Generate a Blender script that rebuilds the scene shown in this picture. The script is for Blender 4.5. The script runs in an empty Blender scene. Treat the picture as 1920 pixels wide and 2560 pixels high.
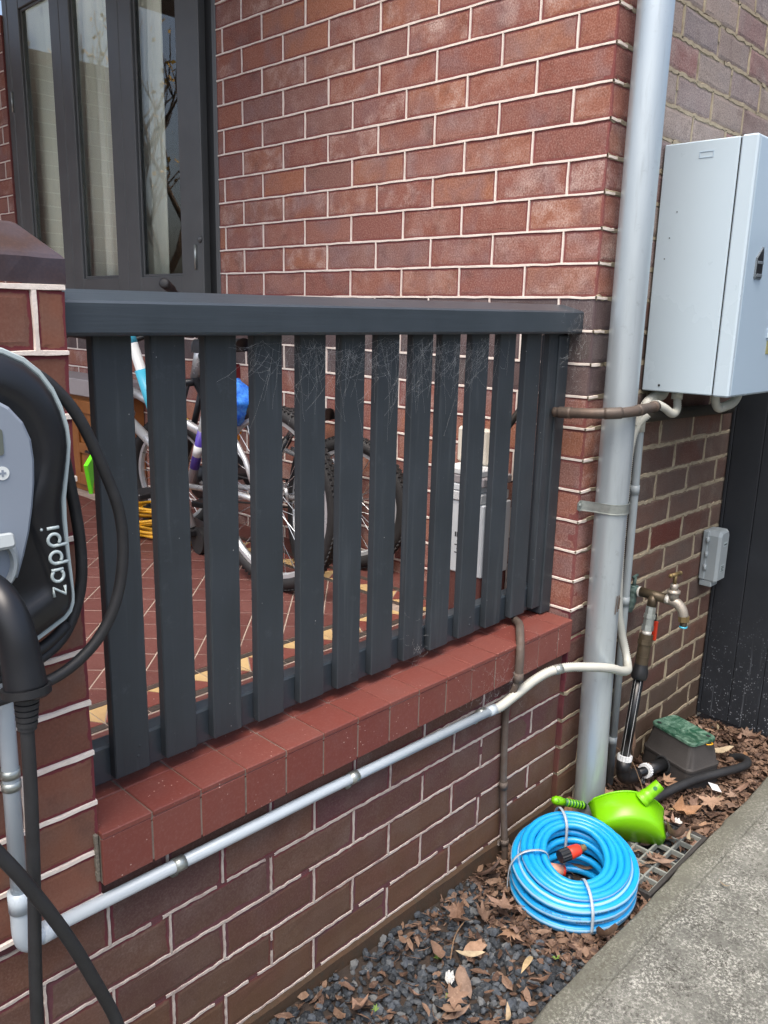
import bpy, bmesh, math, random
from mathutils import Matrix, Vector, noise

random.seed(11)
SC = bpy.context.scene
COL = SC.collection

# ------------------------------------------------------------------ camera, sky, sun, exposure
F_PX = 2059.98
PITCH, YAW, ROLL = 0.2334, 0.7598, 0.0251
CAM = Vector((-2.0475, -1.1776, 1.538))
fw = Vector((math.cos(YAW) * math.cos(PITCH), math.sin(YAW) * math.cos(PITCH), -math.sin(PITCH)))
rt = fw.cross(Vector((0, 0, 1))).normalized()
up = rt.cross(fw)
rt2 = rt * math.cos(ROLL) + up * math.sin(ROLL)
up2 = -rt * math.sin(ROLL) + up * math.cos(ROLL)
cd = bpy.data.cameras.new('camera')
cd.sensor_fit = 'VERTICAL'
cd.sensor_height = 36.0
cd.lens = F_PX / 2560 * 36.0
cd.clip_start = 0.02
cd.clip_end = 500
cam = bpy.data.objects.new('camera', cd)
cam.matrix_world = Matrix(((rt2.x, up2.x, -fw.x, CAM.x), (rt2.y, up2.y, -fw.y, CAM.y), (rt2.z, up2.z, -fw.z, CAM.z), (0, 0, 0, 1)))
COL.objects.link(cam)
SC.camera = cam

SUN_DIR = Vector((-0.36, -0.16, 0.92)).normalized()      # towards the sun
SUN_EL = math.asin(SUN_DIR.z)
SUN_AZ = math.atan2(SUN_DIR.x, SUN_DIR.y)
w = bpy.data.worlds.new('World')
SC.world = w
w.use_nodes = True
nt = w.node_tree
sky = nt.nodes.new('ShaderNodeTexSky')
sky.sky_type = 'NISHITA'
sky.sun_disc = False
sky.sun_elevation = SUN_EL
sky.sun_rotation = SUN_AZ
sky.air_density = 1.0
sky.dust_density = 7.0
sky.ozone_density = 1.0
bgn = nt.nodes['Background']
bgn.inputs[1].default_value = 0.15
nt.links.new(sky.outputs[0], bgn.inputs[0])
sd = bpy.data.lights.new('sun', 'SUN')
sd.energy = 1.1
sd.angle = math.radians(45)
sd.color = (1.0, 0.985, 0.96)
sun = bpy.data.objects.new('sun', sd)
sun.rotation_euler = SUN_DIR.to_track_quat('Z', 'Y').to_euler()
sun.location = (-4, -4, 6)
COL.objects.link(sun)
SC.view_settings.view_transform = 'Standard'
SC.view_settings.look = 'None'
SC.view_settings.exposure = 1.05
SC.view_settings.gamma = 1.0
SC.view_settings.use_curve_mapping = False
SC.cycles.use_denoising = True
SC.cycles.denoising_prefilter = 'NONE'
SC.cycles.max_bounces = 6
SC.cycles.transparent_max_bounces = 10


def pix(p):
    d = Vector(p) - CAM
    z = d.dot(fw)
    if z < 0.05:
        return None
    return (960 + F_PX * d.dot(rt2) / z, 1280 - F_PX * d.dot(up2) / z, z)


# ------------------------------------------------------------------ materials
def lin(c):
    if isinstance(c, str):
        c = c.lstrip('#')
        c = [int(c[i:i + 2], 16) / 255 for i in (0, 2, 4)]
        c = [x / 12.92 if x <= 0.04045 else ((x + 0.055) / 1.055) ** 2.4 for x in c]
    return (c[0], c[1], c[2], 1.0)


class N:
    """small node-tree helper"""
    def __init__(s, name):
        s.m = bpy.data.materials.new(name)
        s.m.use_nodes = True
        s.t = s.m.node_tree
        s.b = s.t.nodes['Principled BSDF']

    def new(s, kind, **kw):
        n = s.t.nodes.new(kind)
        for k, v in kw.items():
            setattr(n, k, v)
        return n

    def put(s, sock, v):
        if hasattr(v, 'is_output') or isinstance(v, bpy.types.NodeSocket):
            s.t.links.new(v, sock)
        elif v is not None:
            sock.default_value = v

    def pos(s):
        return s.new('ShaderNodeNewGeometry').outputs['Position']

    def obj(s):
        return s.new('ShaderNodeTexCoord').outputs['Object']

    def rand(s):
        return s.new('ShaderNodeObjectInfo').outputs['Random']

    def attr(s, a):
        return s.new('ShaderNodeAttribute', attribute_name=a).outputs['Fac']

    def scale(s, v, sx, sy, sz):
        n = s.new('ShaderNodeMapping')
        n.inputs['Scale'].default_value = (sx, sy, sz)
        s.put(n.inputs[0], v)
        return n.outputs[0]

    def noise(s, v, scale=5.0, detail=4.0, rough=0.55, dist=0.0, w=None):
        n = s.new('ShaderNodeTexNoise')
        if w is not None:
            n.noise_dimensions = '4D'
            s.put(n.inputs['W'], w)
        s.put(n.inputs['Vector'], v)
        n.inputs['Scale'].default_value = scale
        n.inputs['Detail'].default_value = detail
        n.inputs['Roughness'].default_value = rough
        n.inputs['Distortion'].default_value = dist
        return n.outputs['Fac']

    def voro(s, v, scale=50.0, out='Distance', feature='F1'):
        n = s.new('ShaderNodeTexVoronoi', feature=feature)
        s.put(n.inputs['Vector'], v)
        n.inputs['Scale'].default_value = scale
        return n.outputs[out]

    def math(s, op, a, b=0.0, clamp=False):
        n = s.new('ShaderNodeMath', operation=op)
        n.use_clamp = clamp
        s.put(n.inputs[0], a)
        s.put(n.inputs[1], b)
        return n.outputs[0]

    def ramp(s, f, stops, interp='LINEAR'):
        n = s.new('ShaderNodeValToRGB')
        n.color_ramp.interpolation = interp
        el = n.color_ramp.elements
        while len(el) < len(stops):
            el.new(0.5)
        for e, (p, c) in zip(el, stops):
            e.position = p
            e.color = lin(c) if not isinstance(c, (int, float)) else (c, c, c, 1)
        s.put(n.inputs[0], f)
        return n.outputs[0]

    def step(s, f, a, b):
        n = s.new('ShaderNodeMapRange')
        n.clamp = True
        s.put(n.inputs[0], f)
        n.inputs[1].default_value = a
        n.inputs[2].default_value = b
        return n.outputs[0]

    def mix(s, f, a, b, mode='MIX'):
        n = s.new('ShaderNodeMix', data_type='RGBA', blend_type=mode)
        s.put(n.inputs['Factor'], f)
        for k, v in ((6, a), (7, b)):
            s.put(n.inputs[k], lin(v) if isinstance(v, (str, tuple, list)) else v)
        return n.outputs[2]

    def bump(s, h, strength=0.3, dist=0.002, prev=None):
        n = s.new('ShaderNodeBump')
        n.inputs['Strength'].default_value = strength
        n.inputs['Distance'].default_value = dist
        s.put(n.inputs['Height'], h)
        if prev is not None:
            s.put(n.inputs['Normal'], prev)
        return n.outputs[0]

    def out(s, color, rough=0.6, metal=0.0, normal=None, spec=None, coat=None):
        s.put(s.b.inputs['Base Color'], lin(color) if isinstance(color, (str, tuple, list)) else color)
        s.put(s.b.inputs['Roughness'], rough)
        s.put(s.b.inputs['Metallic'], metal)
        if normal is not None:
            s.put(s.b.inputs['Normal'], normal)
        if spec is not None:
            s.put(s.b.inputs['Specular IOR Level'], spec)
        if coat is not None:
            s.put(s.b.inputs['Coat Weight'], coat)
        return s.m


def plain(name, c, c2=None, scale=18, rough=0.5, metal=0.0, bump=0.0, bscale=120, dirt=None, dirt_amt=0.5, spec=None, coat=None, space='pos'):
    """one colour that varies gently, fine relief, optional dirt patches"""
    n = N(name)
    p = n.pos() if space == 'pos' else n.obj()
    c2 = c2 or c
    f = n.noise(p, scale, 5, 0.6)
    colr = n.mix(n.step(f, 0.3, 0.7), c, c2)
    if dirt:
        g = n.noise(p, scale * 2.7, 8, 0.7)
        colr = n.mix(n.step(g, 1.0 - dirt_amt * 0.6, 1.05 - dirt_amt * 0.35), colr, dirt)
    nr = n.bump(n.noise(p, bscale, 4, 0.6), bump, 0.002) if bump else None
    rg = n.math('ADD', n.math('MULTIPLY', f, 0.16), rough - 0.08)
    return n.out(colr, rg, metal, nr, spec, coat)


def brick_material(name, cols, blush, blush_amt, bloom, bloom_amt, edge_col, edge_amt, low_dirt=None, grain=1.0):
    n = N(name)
    p = n.pos()
    r = n.math('FRACT', n.math('ADD', n.rand(), n.attr('rnd')))
    r2 = n.math('FRACT', n.math('MULTIPLY', r, 7.31))
    k = len(cols)
    colr = n.ramp(r, [(i / (k - 1), c) for i, c in enumerate(cols)])
    # slow change of tone inside a brick, each brick with its own pattern
    w4 = n.math('MULTIPLY', r, 40)
    slow = n.noise(p, 9, 3, 0.5, 0.3, w=w4)
    colr = n.mix(n.math('MULTIPLY', n.step(slow, 0.46, 0.72), blush_amt), colr, blush)
    streak = n.noise(n.scale(p, 70, 70, 7), 1.0, 4, 0.6, 0, w=w4)
    colr = n.mix(n.math('MULTIPLY', n.step(streak, 0.35, 0.8), 0.22), colr, cols[0])
    # salt bloom, grainy
    fine = n.noise(p, 420, 3, 0.7)
    mid = n.noise(p, 14, 5, 0.6, 0.4, w=n.math('ADD', w4, 3.0))
    bl = n.math('MULTIPLY', n.step(mid, 0.46, 0.70), n.math('ADD', 0.25, n.math('MULTIPLY', n.step(n.noise(p, 190, 3, 0.7), 0.42, 0.58), 0.75)))
    dk = n.step(n.noise(p, 11, 4, 0.55, 0.3, w=n.math('ADD', w4, 9.0)), 0.56, 0.72)
    colr = n.mix(n.math('MULTIPLY', dk, 0.4), colr, '#4a3532')
    bl = n.math('MULTIPLY', bl, n.math('MULTIPLY', n.step(r2, 0.15, 1.0), bloom_amt))
    colr = n.mix(bl, colr, bloom)
    # dark pits
    pits = n.step(n.voro(p, 330), 0.16, 0.05)
    pits2 = n.math('MULTIPLY', pits, n.step(n.noise(p, 60, 2), 0.42, 0.62))
    colr = n.mix(n.math('MULTIPLY', pits2, 0.6 * grain), colr, '#2a1c1a')
    gr1 = n.noise(p, 230, 2, 0.6)
    colr = n.mix(n.math('MULTIPLY', n.step(gr1, 0.50, 0.66), 0.17 * grain), colr, bloom)
    colr = n.mix(n.math('MULTIPLY', n.step(gr1, 0.48, 0.34), 0.26 * grain), colr, '#35211d')
    # coloured mortar smeared over the arris
    e = n.attr('edge')
    en = n.math('ADD', e, n.math('MULTIPLY', n.math('SUBTRACT', n.noise(p, 70, 4, 0.65), 0.5), 1.1))
    ef = n.math('MULTIPLY', n.step(en, 0.52, 0.42), edge_amt)
    colr = n.mix(ef, colr, edge_col)
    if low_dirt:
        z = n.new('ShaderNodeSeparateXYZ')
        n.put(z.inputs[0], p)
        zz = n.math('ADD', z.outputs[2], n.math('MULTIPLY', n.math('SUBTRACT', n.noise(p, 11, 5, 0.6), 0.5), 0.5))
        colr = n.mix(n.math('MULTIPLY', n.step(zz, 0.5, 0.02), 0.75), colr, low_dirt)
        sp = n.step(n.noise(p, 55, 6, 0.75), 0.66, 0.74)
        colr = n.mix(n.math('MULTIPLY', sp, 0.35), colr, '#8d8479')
    h = n.math('ADD', n.math('MULTIPLY', n.noise(p, 300, 4, 0.7), 0.5), n.math('SUBTRACT', n.noise(p, 45, 3, 0.5), pits2))
    return n.out(colr, 0.9, 0, n.bump(h, 0.5 * grain, 0.0015), 0.25)


M = {}
M['brick_red'] = brick_material('brick_red', ['#80524a', '#94604f', '#87584f', '#9b6852', '#825f58', '#916357', '#8a564a', '#a16c52'], '#80686a', 0.75, '#d8c2b8', 0.85, '#774141', 0.75)
M['brick_band'] = brick_material('brick_band', ['#58504f', '#64595a', '#5b4c4c', '#6a5a58'], '#4a4344', 0.6, '#9a8f8c', 0.4, '#57494c', 0.6, grain=0.7)
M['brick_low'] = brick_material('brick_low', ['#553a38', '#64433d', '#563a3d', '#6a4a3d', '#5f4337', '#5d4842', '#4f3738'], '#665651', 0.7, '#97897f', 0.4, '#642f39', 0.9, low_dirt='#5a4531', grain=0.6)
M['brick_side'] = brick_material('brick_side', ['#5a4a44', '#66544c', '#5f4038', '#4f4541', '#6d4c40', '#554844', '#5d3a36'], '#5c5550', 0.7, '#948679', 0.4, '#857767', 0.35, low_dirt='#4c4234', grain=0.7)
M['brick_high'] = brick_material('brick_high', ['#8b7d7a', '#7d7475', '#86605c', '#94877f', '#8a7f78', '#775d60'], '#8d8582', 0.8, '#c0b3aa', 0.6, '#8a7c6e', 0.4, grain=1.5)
M['brick_pier'] = brick_material('brick_pier', ['#6d483c', '#7a5142', '#69453c', '#745040'], '#6a5850', 0.7, '#9c8374', 0.25, '#6a3338', 1.0, grain=0.35)
M['brick_cap'] = brick_material('brick_cap', ['#3d2f2d', '#463531'], '#45424c', 0.9, '#7a5a48', 0.55, '#4c302b', 0.5, grain=0.35)


def mortar_mat(name, c, c2, stain, rough=0.95):
    n = N(name)
    p = n.pos()
    f = n.noise(p, 40, 6, 0.7)
    colr = n.mix(n.step(f, 0.35, 0.68), c, c2)
    colr = n.mix(n.math('MULTIPLY', n.step(n.noise(p, 13, 5, 0.7), 0.52, 0.7), 0.65), colr, stain)
    return n.out(colr, rough, 0, n.bump(n.noise(p, 260, 4, 0.7), 0.6, 0.002), 0.2)


M['mortar_red'] = mortar_mat('mortar_red', '#80494a', '#8a5352', '#744344')
M['mortar_dark'] = mortar_mat('mortar_dark', '#5c3b3e', '#654247', '#54453f')
M['mortar_cream'] = mortar_mat('mortar_cream', '#978c78', '#aba08a', '#655c4e')
M['tuck_white'] = mortar_mat('tuck_white', '#e8dfd6', '#ddd2c8', '#cab9ae')
M['tuck_worn'] = mortar_mat('tuck_worn', '#c0b8b0', '#a69b93', '#75585a')
M['brick_maroon'] = brick_material('brick_maroon', ['#5c332c', '#65382f'], '#5c4440', 0.5, '#94786c', 0.3, '#857767', 0.35)


def paint_wood(name, c, c2, chip, chip_amt=0.5):
    n = N(name)
    p = n.obj()
    g = n.noise(n.scale(p, 90, 90, 5), 1.0, 5, 0.6, 0.6)
    big = n.noise(n.pos(), 6, 4, 0.6)
    colr = n.mix(n.step(big, 0.3, 0.7), c, c2)
    colr = n.mix(n.math('MULTIPLY', n.step(g, 0.5, 0.75), 0.35), colr, '#2b3033')
    drip = n.noise(n.scale(n.pos(), 45, 45, 2.5), 1.0, 4, 0.65)
    colr = n.mix(n.math('MULTIPLY', n.step(drip, 0.58, 0.8), 0.35), colr, '#5a6266')
    scuff = n.math('MULTIPLY', n.step(n.noise(n.pos(), 22, 7, 0.75), 0.60, 0.76), chip_amt)
    colr = n.mix(n.math('MULTIPLY', scuff, 0.55), colr, chip)
    sp = n.math('MULTIPLY', n.step(n.voro(n.pos(), 62), 0.085, 0.06), n.step(n.noise(n.pos(), 19, 2), 0.6, 0.68))
    colr = n.mix(n.math('MULTIPLY', sp, chip_amt), colr, '#c9cdca')
    return n.out(colr, n.math('ADD', 0.42, n.math('MULTIPLY', big, 0.2)), 0, n.bump(g, 0.35, 0.0012), 0.4)


M['rail_paint'] = paint_wood('rail_paint', '#2e353a', '#353c42', '#5d666b')
n = N('rail_cross')      # grain along X for the top rail
p = n.pos()
g = n.noise(n.scale(p, 4, 130, 130), 1.0, 5, 0.65, 0.5)
bg = n.noise(p, 7, 4, 0.6)
cc = n.mix(n.step(bg, 0.3, 0.7), '#303940', '#384149')
cc = n.mix(n.math('MULTIPLY', n.step(g, 0.55, 0.75), 0.25), cc, '#2a2f33')
M['rail_cross'] = n.out(cc, n.math('ADD', 0.27, n.math('MULTIPLY', bg, 0.15)), 0, n.bump(g, 0.35, 0.0012), 0.6)

n = N('fence_paint')
p = n.pos()
bg = n.noise(p, 6, 4, 0.6)
cc = n.mix(n.step(bg, 0.3, 0.7), '#23272c', '#2b2f35')
z = n.new('ShaderNodeSeparateXYZ')
n.put(z.inputs[0], p)
low = n.step(n.math('ADD', z.outputs[2], n.math('MULTIPLY', n.noise(p, 5, 2), 0.25)), 0.62, 0.2)
sp = n.math('MULTIPLY', n.step(n.voro(p, 110), 0.30, 0.18), n.step(n.noise(p, 30, 3, 0.6), 0.47, 0.58))
dr = n.math('MULTIPLY', n.step(n.noise(n.scale(p, 60, 60, 2.2), 1.0, 3, 0.6), 0.62, 0.7), n.step(z.outputs[2], 0.42, 0.3))
cc = n.mix(n.math('MULTIPLY', sp, low), cc, '#8d929a')
cc = n.mix(n.math('MULTIPLY', n.math('MULTIPLY', dr, low), 0.45), cc, '#7a8088')
M['fence_paint'] = n.out(cc, 0.5, 0, n.bump(n.noise(n.scale(p, 80, 80, 5), 1.0, 4), 0.3, 0.0012), 0.4)


def tile_mat(name, c, c2, speck=0.8, rough=0.5):
    n = N(name)
    p = n.pos()
    r = n.rand()
    colr = n.mix(r, c, c2)
    colr = n.mix(n.math('MULTIPLY', n.step(n.noise(p, 14, 5, 0.65), 0.45, 0.75), 0.35), colr, '#6f4a45')
    sp = n.math('MULTIPLY', n.step(n.voro(p, 80), 0.13, 0.08), n.step(n.noise(p, 12, 3, 0.6), 0.50, 0.62))
    colr = n.mix(n.math('MULTIPLY', sp, speck), colr, '#d2beb4')
    du = n.noise(p, 180, 4, 0.7)
    colr = n.mix(n.math('MULTIPLY', n.step(du, 0.5, 0.8), 0.12), colr, '#c0a59b')
    return n.out(colr, n.math('ADD', rough - 0.08, n.math('MULTIPLY', n.noise(p, 25, 4), 0.2)), 0, n.bump(du, 0.15, 0.0008), 0.4)


M['tile_red'] = tile_mat('tile_red', '#6d362f', '#76423a')
M['tile_floor_shaded'] = tile_mat('tile_floor_shaded', '#56312d', '#613b36', 0.5)  # ledge tile made darker: the veranda's shade is put into the colour
M['tile_cream'] = tile_mat('tile_cream', '#c4a978', '#b89c6c', 0.1)
M['tile_black'] = tile_mat('tile_black', '#38332f', '#45403b', 0.2)
M['grout'] = mortar_mat('grout', '#857a70', '#6f655d', '#4b423d')
M['grout_pale'] = mortar_mat('grout_pale', '#a3958a', '#94867b', '#7d6f66')
M['cement'] = mortar_mat('cement', '#7c776c', '#6a665d', '#55524b')

n = N('concrete')
p = n.pos()
b1 = n.noise(p, 5, 6, 0.65)
cc = n.ramp(b1, [(0.28, '#50514d'), (0.5, '#646560'), (0.72, '#787973')])
lich = n.math('MULTIPLY', n.step(n.noise(p, 125, 7, 0.8), 0.49, 0.56), n.step(n.noise(p, 13, 5, 0.7), 0.36, 0.62))
cc = n.mix(n.math('MULTIPLY', lich, 0.9), cc, '#b0b1a9')
drk = n.math('MULTIPLY', n.step(n.noise(p, 110, 7, 0.8), 0.50, 0.58), n.step(n.noise(p, 8, 5, 0.7), 0.62, 0.40))
cc = n.mix(n.math('MULTIPLY', drk, 0.85), cc, '#33322d')
yy = n.new('ShaderNodeSeparateXYZ')
n.put(yy.inputs[0], p)
edge = n.step(n.math('ADD', yy.outputs[1], n.math('MULTIPLY', n.noise(p, 20, 4), 0.06)), -0.47, -0.40)
cc = n.mix(n.math('MULTIPLY', edge, 0.62), cc, '#5f5f54')
M['concrete'] = n.out(cc, 0.95, 0, n.bump(n.math('ADD', n.noise(p, 200, 6, 0.75), n.math('MULTIPLY', b1, 0.4)), 0.8, 0.003), 0.2)

M['soil'] = plain('soil', '#2b241f', '#3a3029', 30, 0.95, 0, 0.8, 160)
M['muddy_footing'] = plain('muddy_footing', '#4a3524', '#3a2e22', 14, 0.95, 0, 0.8, 120, '#33342a', 0.8)


def stone_mat():
    n = N('gravel_stone')
    p = n.pos()
    v = n.new('ShaderNodeTexVoronoi')
    n.put(v.inputs['Vector'], p)
    v.inputs['Scale'].default_value = 55
    a = n.attr('rnd')
    colr = n.ramp(a, [(0.0, '#25282c'), (0.45, '#33383d'), (0.8, '#474d54'), (1.0, '#666868')])
    colr = n.mix(n.math('MULTIPLY', n.step(n.noise(p, 130, 4, 0.7), 0.5, 0.75), 0.4), colr, '#7a7c7b')
    return n.out(colr, 0.9, 0, n.bump(n.noise(p, 300, 4, 0.7), 0.4, 0.001), 0.2)


M['gravel_stone'] = stone_mat()


def leaf_mat(name, cols, joined=False):
    n = N(name)
    p = n.pos()
    r = n.attr('rnd') if joined else n.rand()
    k = len(cols)
    colr = n.ramp(r, [(i / (k - 1), c) for i, c in enumerate(cols)])
    colr = n.mix(n.math('MULTIPLY', n.step(n.noise(p, 45, 5, 0.7), 0.42, 0.72), 0.5), colr, '#4a3426')
    colr = n.mix(n.math('MULTIPLY', n.step(n.noise(p, 150, 3, 0.6), 0.55, 0.75), 0.3), colr, '#b89f88')
    return n.out(colr, 0.7, 0, n.bump(n.noise(p, 160, 3, 0.6), 0.5, 0.001), 0.3)


M['leaf'] = leaf_mat('leaf', ['#6d5648', '#82695a', '#94796a', '#78604f', '#6a574b', '#9f8877', '#8c6849'])
M['leaf_pale'] = leaf_mat('leaf_pale', ['#9a8a70', '#b3a68b', '#8f8269', '#a8946f'])
M['litter'] = leaf_mat('litter', ['#3a2c26', '#4f3d33', '#665042', '#7d6655', '#45352d'], True)

# metals, plastics
n = N('downpipe_paint')
p = n.pos()
bg = n.noise(n.scale(p, 6, 6, 1.2), 1.0, 5, 0.65)
cc = n.mix(n.step(bg, 0.3, 0.72), '#b4c0c6', '#c6d1d6')
cc = n.mix(n.math('MULTIPLY', n.step(n.noise(n.scale(p, 70, 70, 6), 1.0, 5, 0.7), 0.55, 0.8), 0.4), cc, '#8a9295')
cc = n.mix(n.math('MULTIPLY', n.step(n.noise(p, 30, 6, 0.7), 0.6, 0.75), 0.35), cc, '#747d80')
z = n.new('ShaderNodeSeparateXYZ')
n.put(z.inputs[0], p)
cc = n.mix(n.math('MULTIPLY', n.step(n.math('ADD', z.outputs[2], n.math('MULTIPLY', bg, 0.3)), 0.62, 0.2), 0.4), cc, '#8f9a8e')
M['downpipe_paint'] = n.out(cc, n.math('ADD', 0.22, n.math('MULTIPLY', bg, 0.3)), 0.6, n.bump(n.noise(n.scale(p, 30, 30, 5), 1, 4), 0.12, 0.0015))
M['galv'] = plain('galv', '#9aa29f', '#b2b9b5', 60, 0.4, 0.75, 0.15, 200)
M['conduit_white'] = plain('conduit_white', '#a9b5be', '#b3bec6', 8, 0.3, 0, 0.0, 100, '#8f9498', 0.25)
M['conduit_cream'] = plain('conduit_cream', '#b4b6ad', '#bfc0b7', 14, 0.4, 0, 0, 100, '#a0a094', 0.3)
M['conduit_grey'] = plain('conduit_grey', '#8d989d', '#99a3a7', 10, 0.4, 0, 0, 100, '#787f82', 0.3)
M['copper_old'] = plain('copper_old', '#514a44', '#635348', 16, 0.55, 0.35, 0.4, 110, '#7d7a70', 0.45)
M['copper_dark'] = plain('copper_dark', '#34332e', '#3f3a34', 16, 0.6, 0.3, 0.3, 110, '#54443a', 0.4)
M['rusty_grey'] = plain('rusty_grey', '#655e58', '#56483f', 25, 0.7, 0.2, 0.6, 120, '#837d77', 0.5)
M['box_enamel'] = plain('box_enamel', '#b6c7d1', '#b9cad4', 3, 0.28, 0, 0.03, 60, spec=0.5)
M['box_enamel_shaded'] = plain('box_enamel_shaded', '#a6bbcb', '#a9becd', 3, 0.3, 0, 0.03, 60, spec=0.5)  # same enamel darkened, dimmer light on the path side painted in
M['dark_gap'] = plain('dark_gap', '#14171a', '#1b1e21', 10, 0.8)
M['black_plastic'] = plain('black_plastic', '#17181a', '#1e2023', 12, 0.42, 0, 0.08, 200, '#3c3f42', 0.22)
M['black_gloss'] = plain('black_gloss', '#121418', '#1a1d22', 12, 0.36, 0, 0.02, 60, spec=0.5)
M['black_rubber'] = plain('black_rubber', '#1c1d1f', '#26282b', 30, 0.55, 0, 0.15, 220, '#4b4d50', 0.3)
M['poly_black'] = plain('poly_black', '#0e1012', '#16191c', 12, 0.3, 0, 0.05, 200)
M['tyre'] = plain('tyre', '#1b1b1c', '#262627', 20, 0.7, 0, 0.3, 200)
M['chrome'] = plain('chrome', '#a8adb0', '#b8bdc0', 20, 0.25, 0.85)
M['alloy'] = plain('alloy', '#b6bcc0', '#c3c8cb', 20, 0.3, 0.45)
M['charger_grey'] = plain('charger_grey', '#7f8b99', '#858f9c', 3, 0.45, 0, 0.03, 300)
M['charger_trim'] = plain('charger_trim', '#a5b4b7', '#acbbbd', 3, 0.4)
M['latch_grey'] = plain('latch_grey', '#5d666d', '#6a7379', 20, 0.4)
M['socket_grey'] = plain('socket_grey', '#9aa3a6', '#a5adaf', 3, 0.4)
M['display'] = plain('display', '#5f6660', '#68706a', 5, 0.2)
M['icon_white'] = plain('icon_white', '#d3dada', '#d8dfde', 5, 0.5)
M['valve_black'] = plain('valve_black', '#2d2b2a', '#383635', 14, 0.7, 0, 0.3, 140, '#5a5550', 0.4)
n = N('valve_lid')
p = n.pos()
f = n.noise(p, 28, 7, 0.7, 1.5)
cc = n.mix(n.step(f, 0.42, 0.68), '#1f4a38', '#6e8c7c')
M['valve_lid'] = n.out(cc, 0.5, 0, n.bump(n.voro(p, 110), 0.4, 0.002), 0.4)
M['lime'] = plain('lime', '#6ab006', '#72b80a', 10, 0.32, 0, 0.03, 100, '#558812', 0.15)
M['lime_dark'] = plain('lime_dark', '#1d5c34', '#246a3c', 10, 0.5)
M['fluoro_green'] = plain('fluoro_green', '#5fd11a', '#66d820', 8, 0.4)
M['hose_red'] = plain('hose_red', '#c2341f', '#cc3d26', 30, 0.4)
M['peach'] = plain('peach', '#c98f78', '#d19a83', 30, 0.4)
M['tap_red'] = plain('tap_red', '#a8301a', '#b0361f', 30, 0.4)
M['brass'] = plain('brass', '#7d6a42', '#6e624a', 40, 0.5, 0.55, 0.2, 200)
M['tap_metal'] = plain('tap_metal', '#8a857d', '#a39c90', 45, 0.45, 0.5, 0.5, 160, '#5a4a42', 0.5)
M['bronze'] = plain('bronze', '#4c4336', '#5a5040', 30, 0.45, 0.5, 0.2, 160)
M['verdigris'] = plain('verdigris', '#3f5a55', '#5b6a64', 60, 0.7, 0.2, 0.5, 200, '#2f7d74', 0.5)
M['ptfe'] = plain('ptfe', '#c9c8c0', '#d6d5cf', 60, 0.6, 0, 0.4, 200)
M['white_stripe'] = plain('white_stripe', '#d0d4d6', '#d8dcdd', 40, 0.5)
M['zip_tie'] = plain('zip_tie', '#97a3ab', '#a4afb6', 30, 0.4)
M['grate'] = plain('grate', '#6d716d', '#868a84', 30, 0.75, 0, 0.4, 160, '#a2a69e', 0.45)
M['frame_paint'] = plain('frame_paint', '#535657', '#5c5f60', 8, 0.4, 0, 0.1, 100, '#5a5f61', 0.25)
M['frame_dark'] = plain('frame_dark', '#17191a', '#1e2021', 8, 0.5)
M['curtain'] = plain('curtain', '#eceee2', '#f0f1e8', 5, 0.9, 0, 0.1, 400)
M['blind'] = plain('blind', '#e2e6d8', '#e7eadd', 3, 0.9, 0, 0.1, 400)
M['room'] = plain('room', '#161412', '#1d1a17', 2, 0.9)
M['timber'] = plain('timber', '#7d4b22', '#8c5a2b', 20, 0.5, 0, 0.2, 120, '#5d3415', 0.4)
M['stone_grey'] = plain('stone_grey', '#8e8a8c', '#9a9698', 10, 0.6, 0, 0.2, 120)
M['carton_white'] = plain('carton_white', '#c4ccd0', '#cdd4d7', 5, 0.6, 0, 0, 100, '#a8aeb0', 0.2)
M['cream_plastic'] = plain('cream_plastic', '#c6c0b2', '#cfc9bc', 6, 0.4)
M['scrap'] = plain('scrap', '#a3a5a3', '#bdbebb', 60, 0.8, 0, 0.3, 150)
M['paper'] = plain('paper', '#c5c9ca', '#ced1d1', 6, 0.8)
M['ink'] = plain('ink', '#23282e', '#2b3036', 6, 0.7)
M['yellow_cord'] = plain('yellow_cord', '#d19a17', '#dba62a', 15, 0.4)
M['purple'] = plain('purple', '#4a3a94', '#5442a0', 10, 0.3)
M['silver_frame'] = plain('silver_frame', '#a9adb0', '#b9bcbe', 10, 0.28, 0.5)
M['cyan_frame'] = plain('cyan_frame', '#3fa7c4', '#4bb2cc', 10, 0.3)
M['white_frame'] = plain('white_frame', '#cdd1cf', '#d6d9d7', 10, 0.3)
M['blue_shiny'] = plain('blue_shiny', '#0f4fc4', '#4b93e0', 60, 0.2, 0, 0.8, 60)
M['red_dark'] = plain('red_dark', '#6a1016', '#7a141b', 20, 0.3)
M['yellow_sticker'] = plain('yellow_sticker', '#d4b912', '#dcc21a', 20, 0.5)
M['olive_plate'] = plain('olive_plate', '#8f8f62', '#98986c', 20, 0.5)
M['orange_refl'] = plain('orange_refl', '#d0780a', '#dd8c18', 40, 0.2)
M['soffit'] = plain('soffit', '#a9a8a2', '#b2b1ab', 6, 0.7)
M['web'] = plain('web', '#b8bcbc', '#c4c8c8', 20, 0.8)
M['twig'] = plain('twig', '#6b5440', '#7d674f', 30, 0.8)

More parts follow.
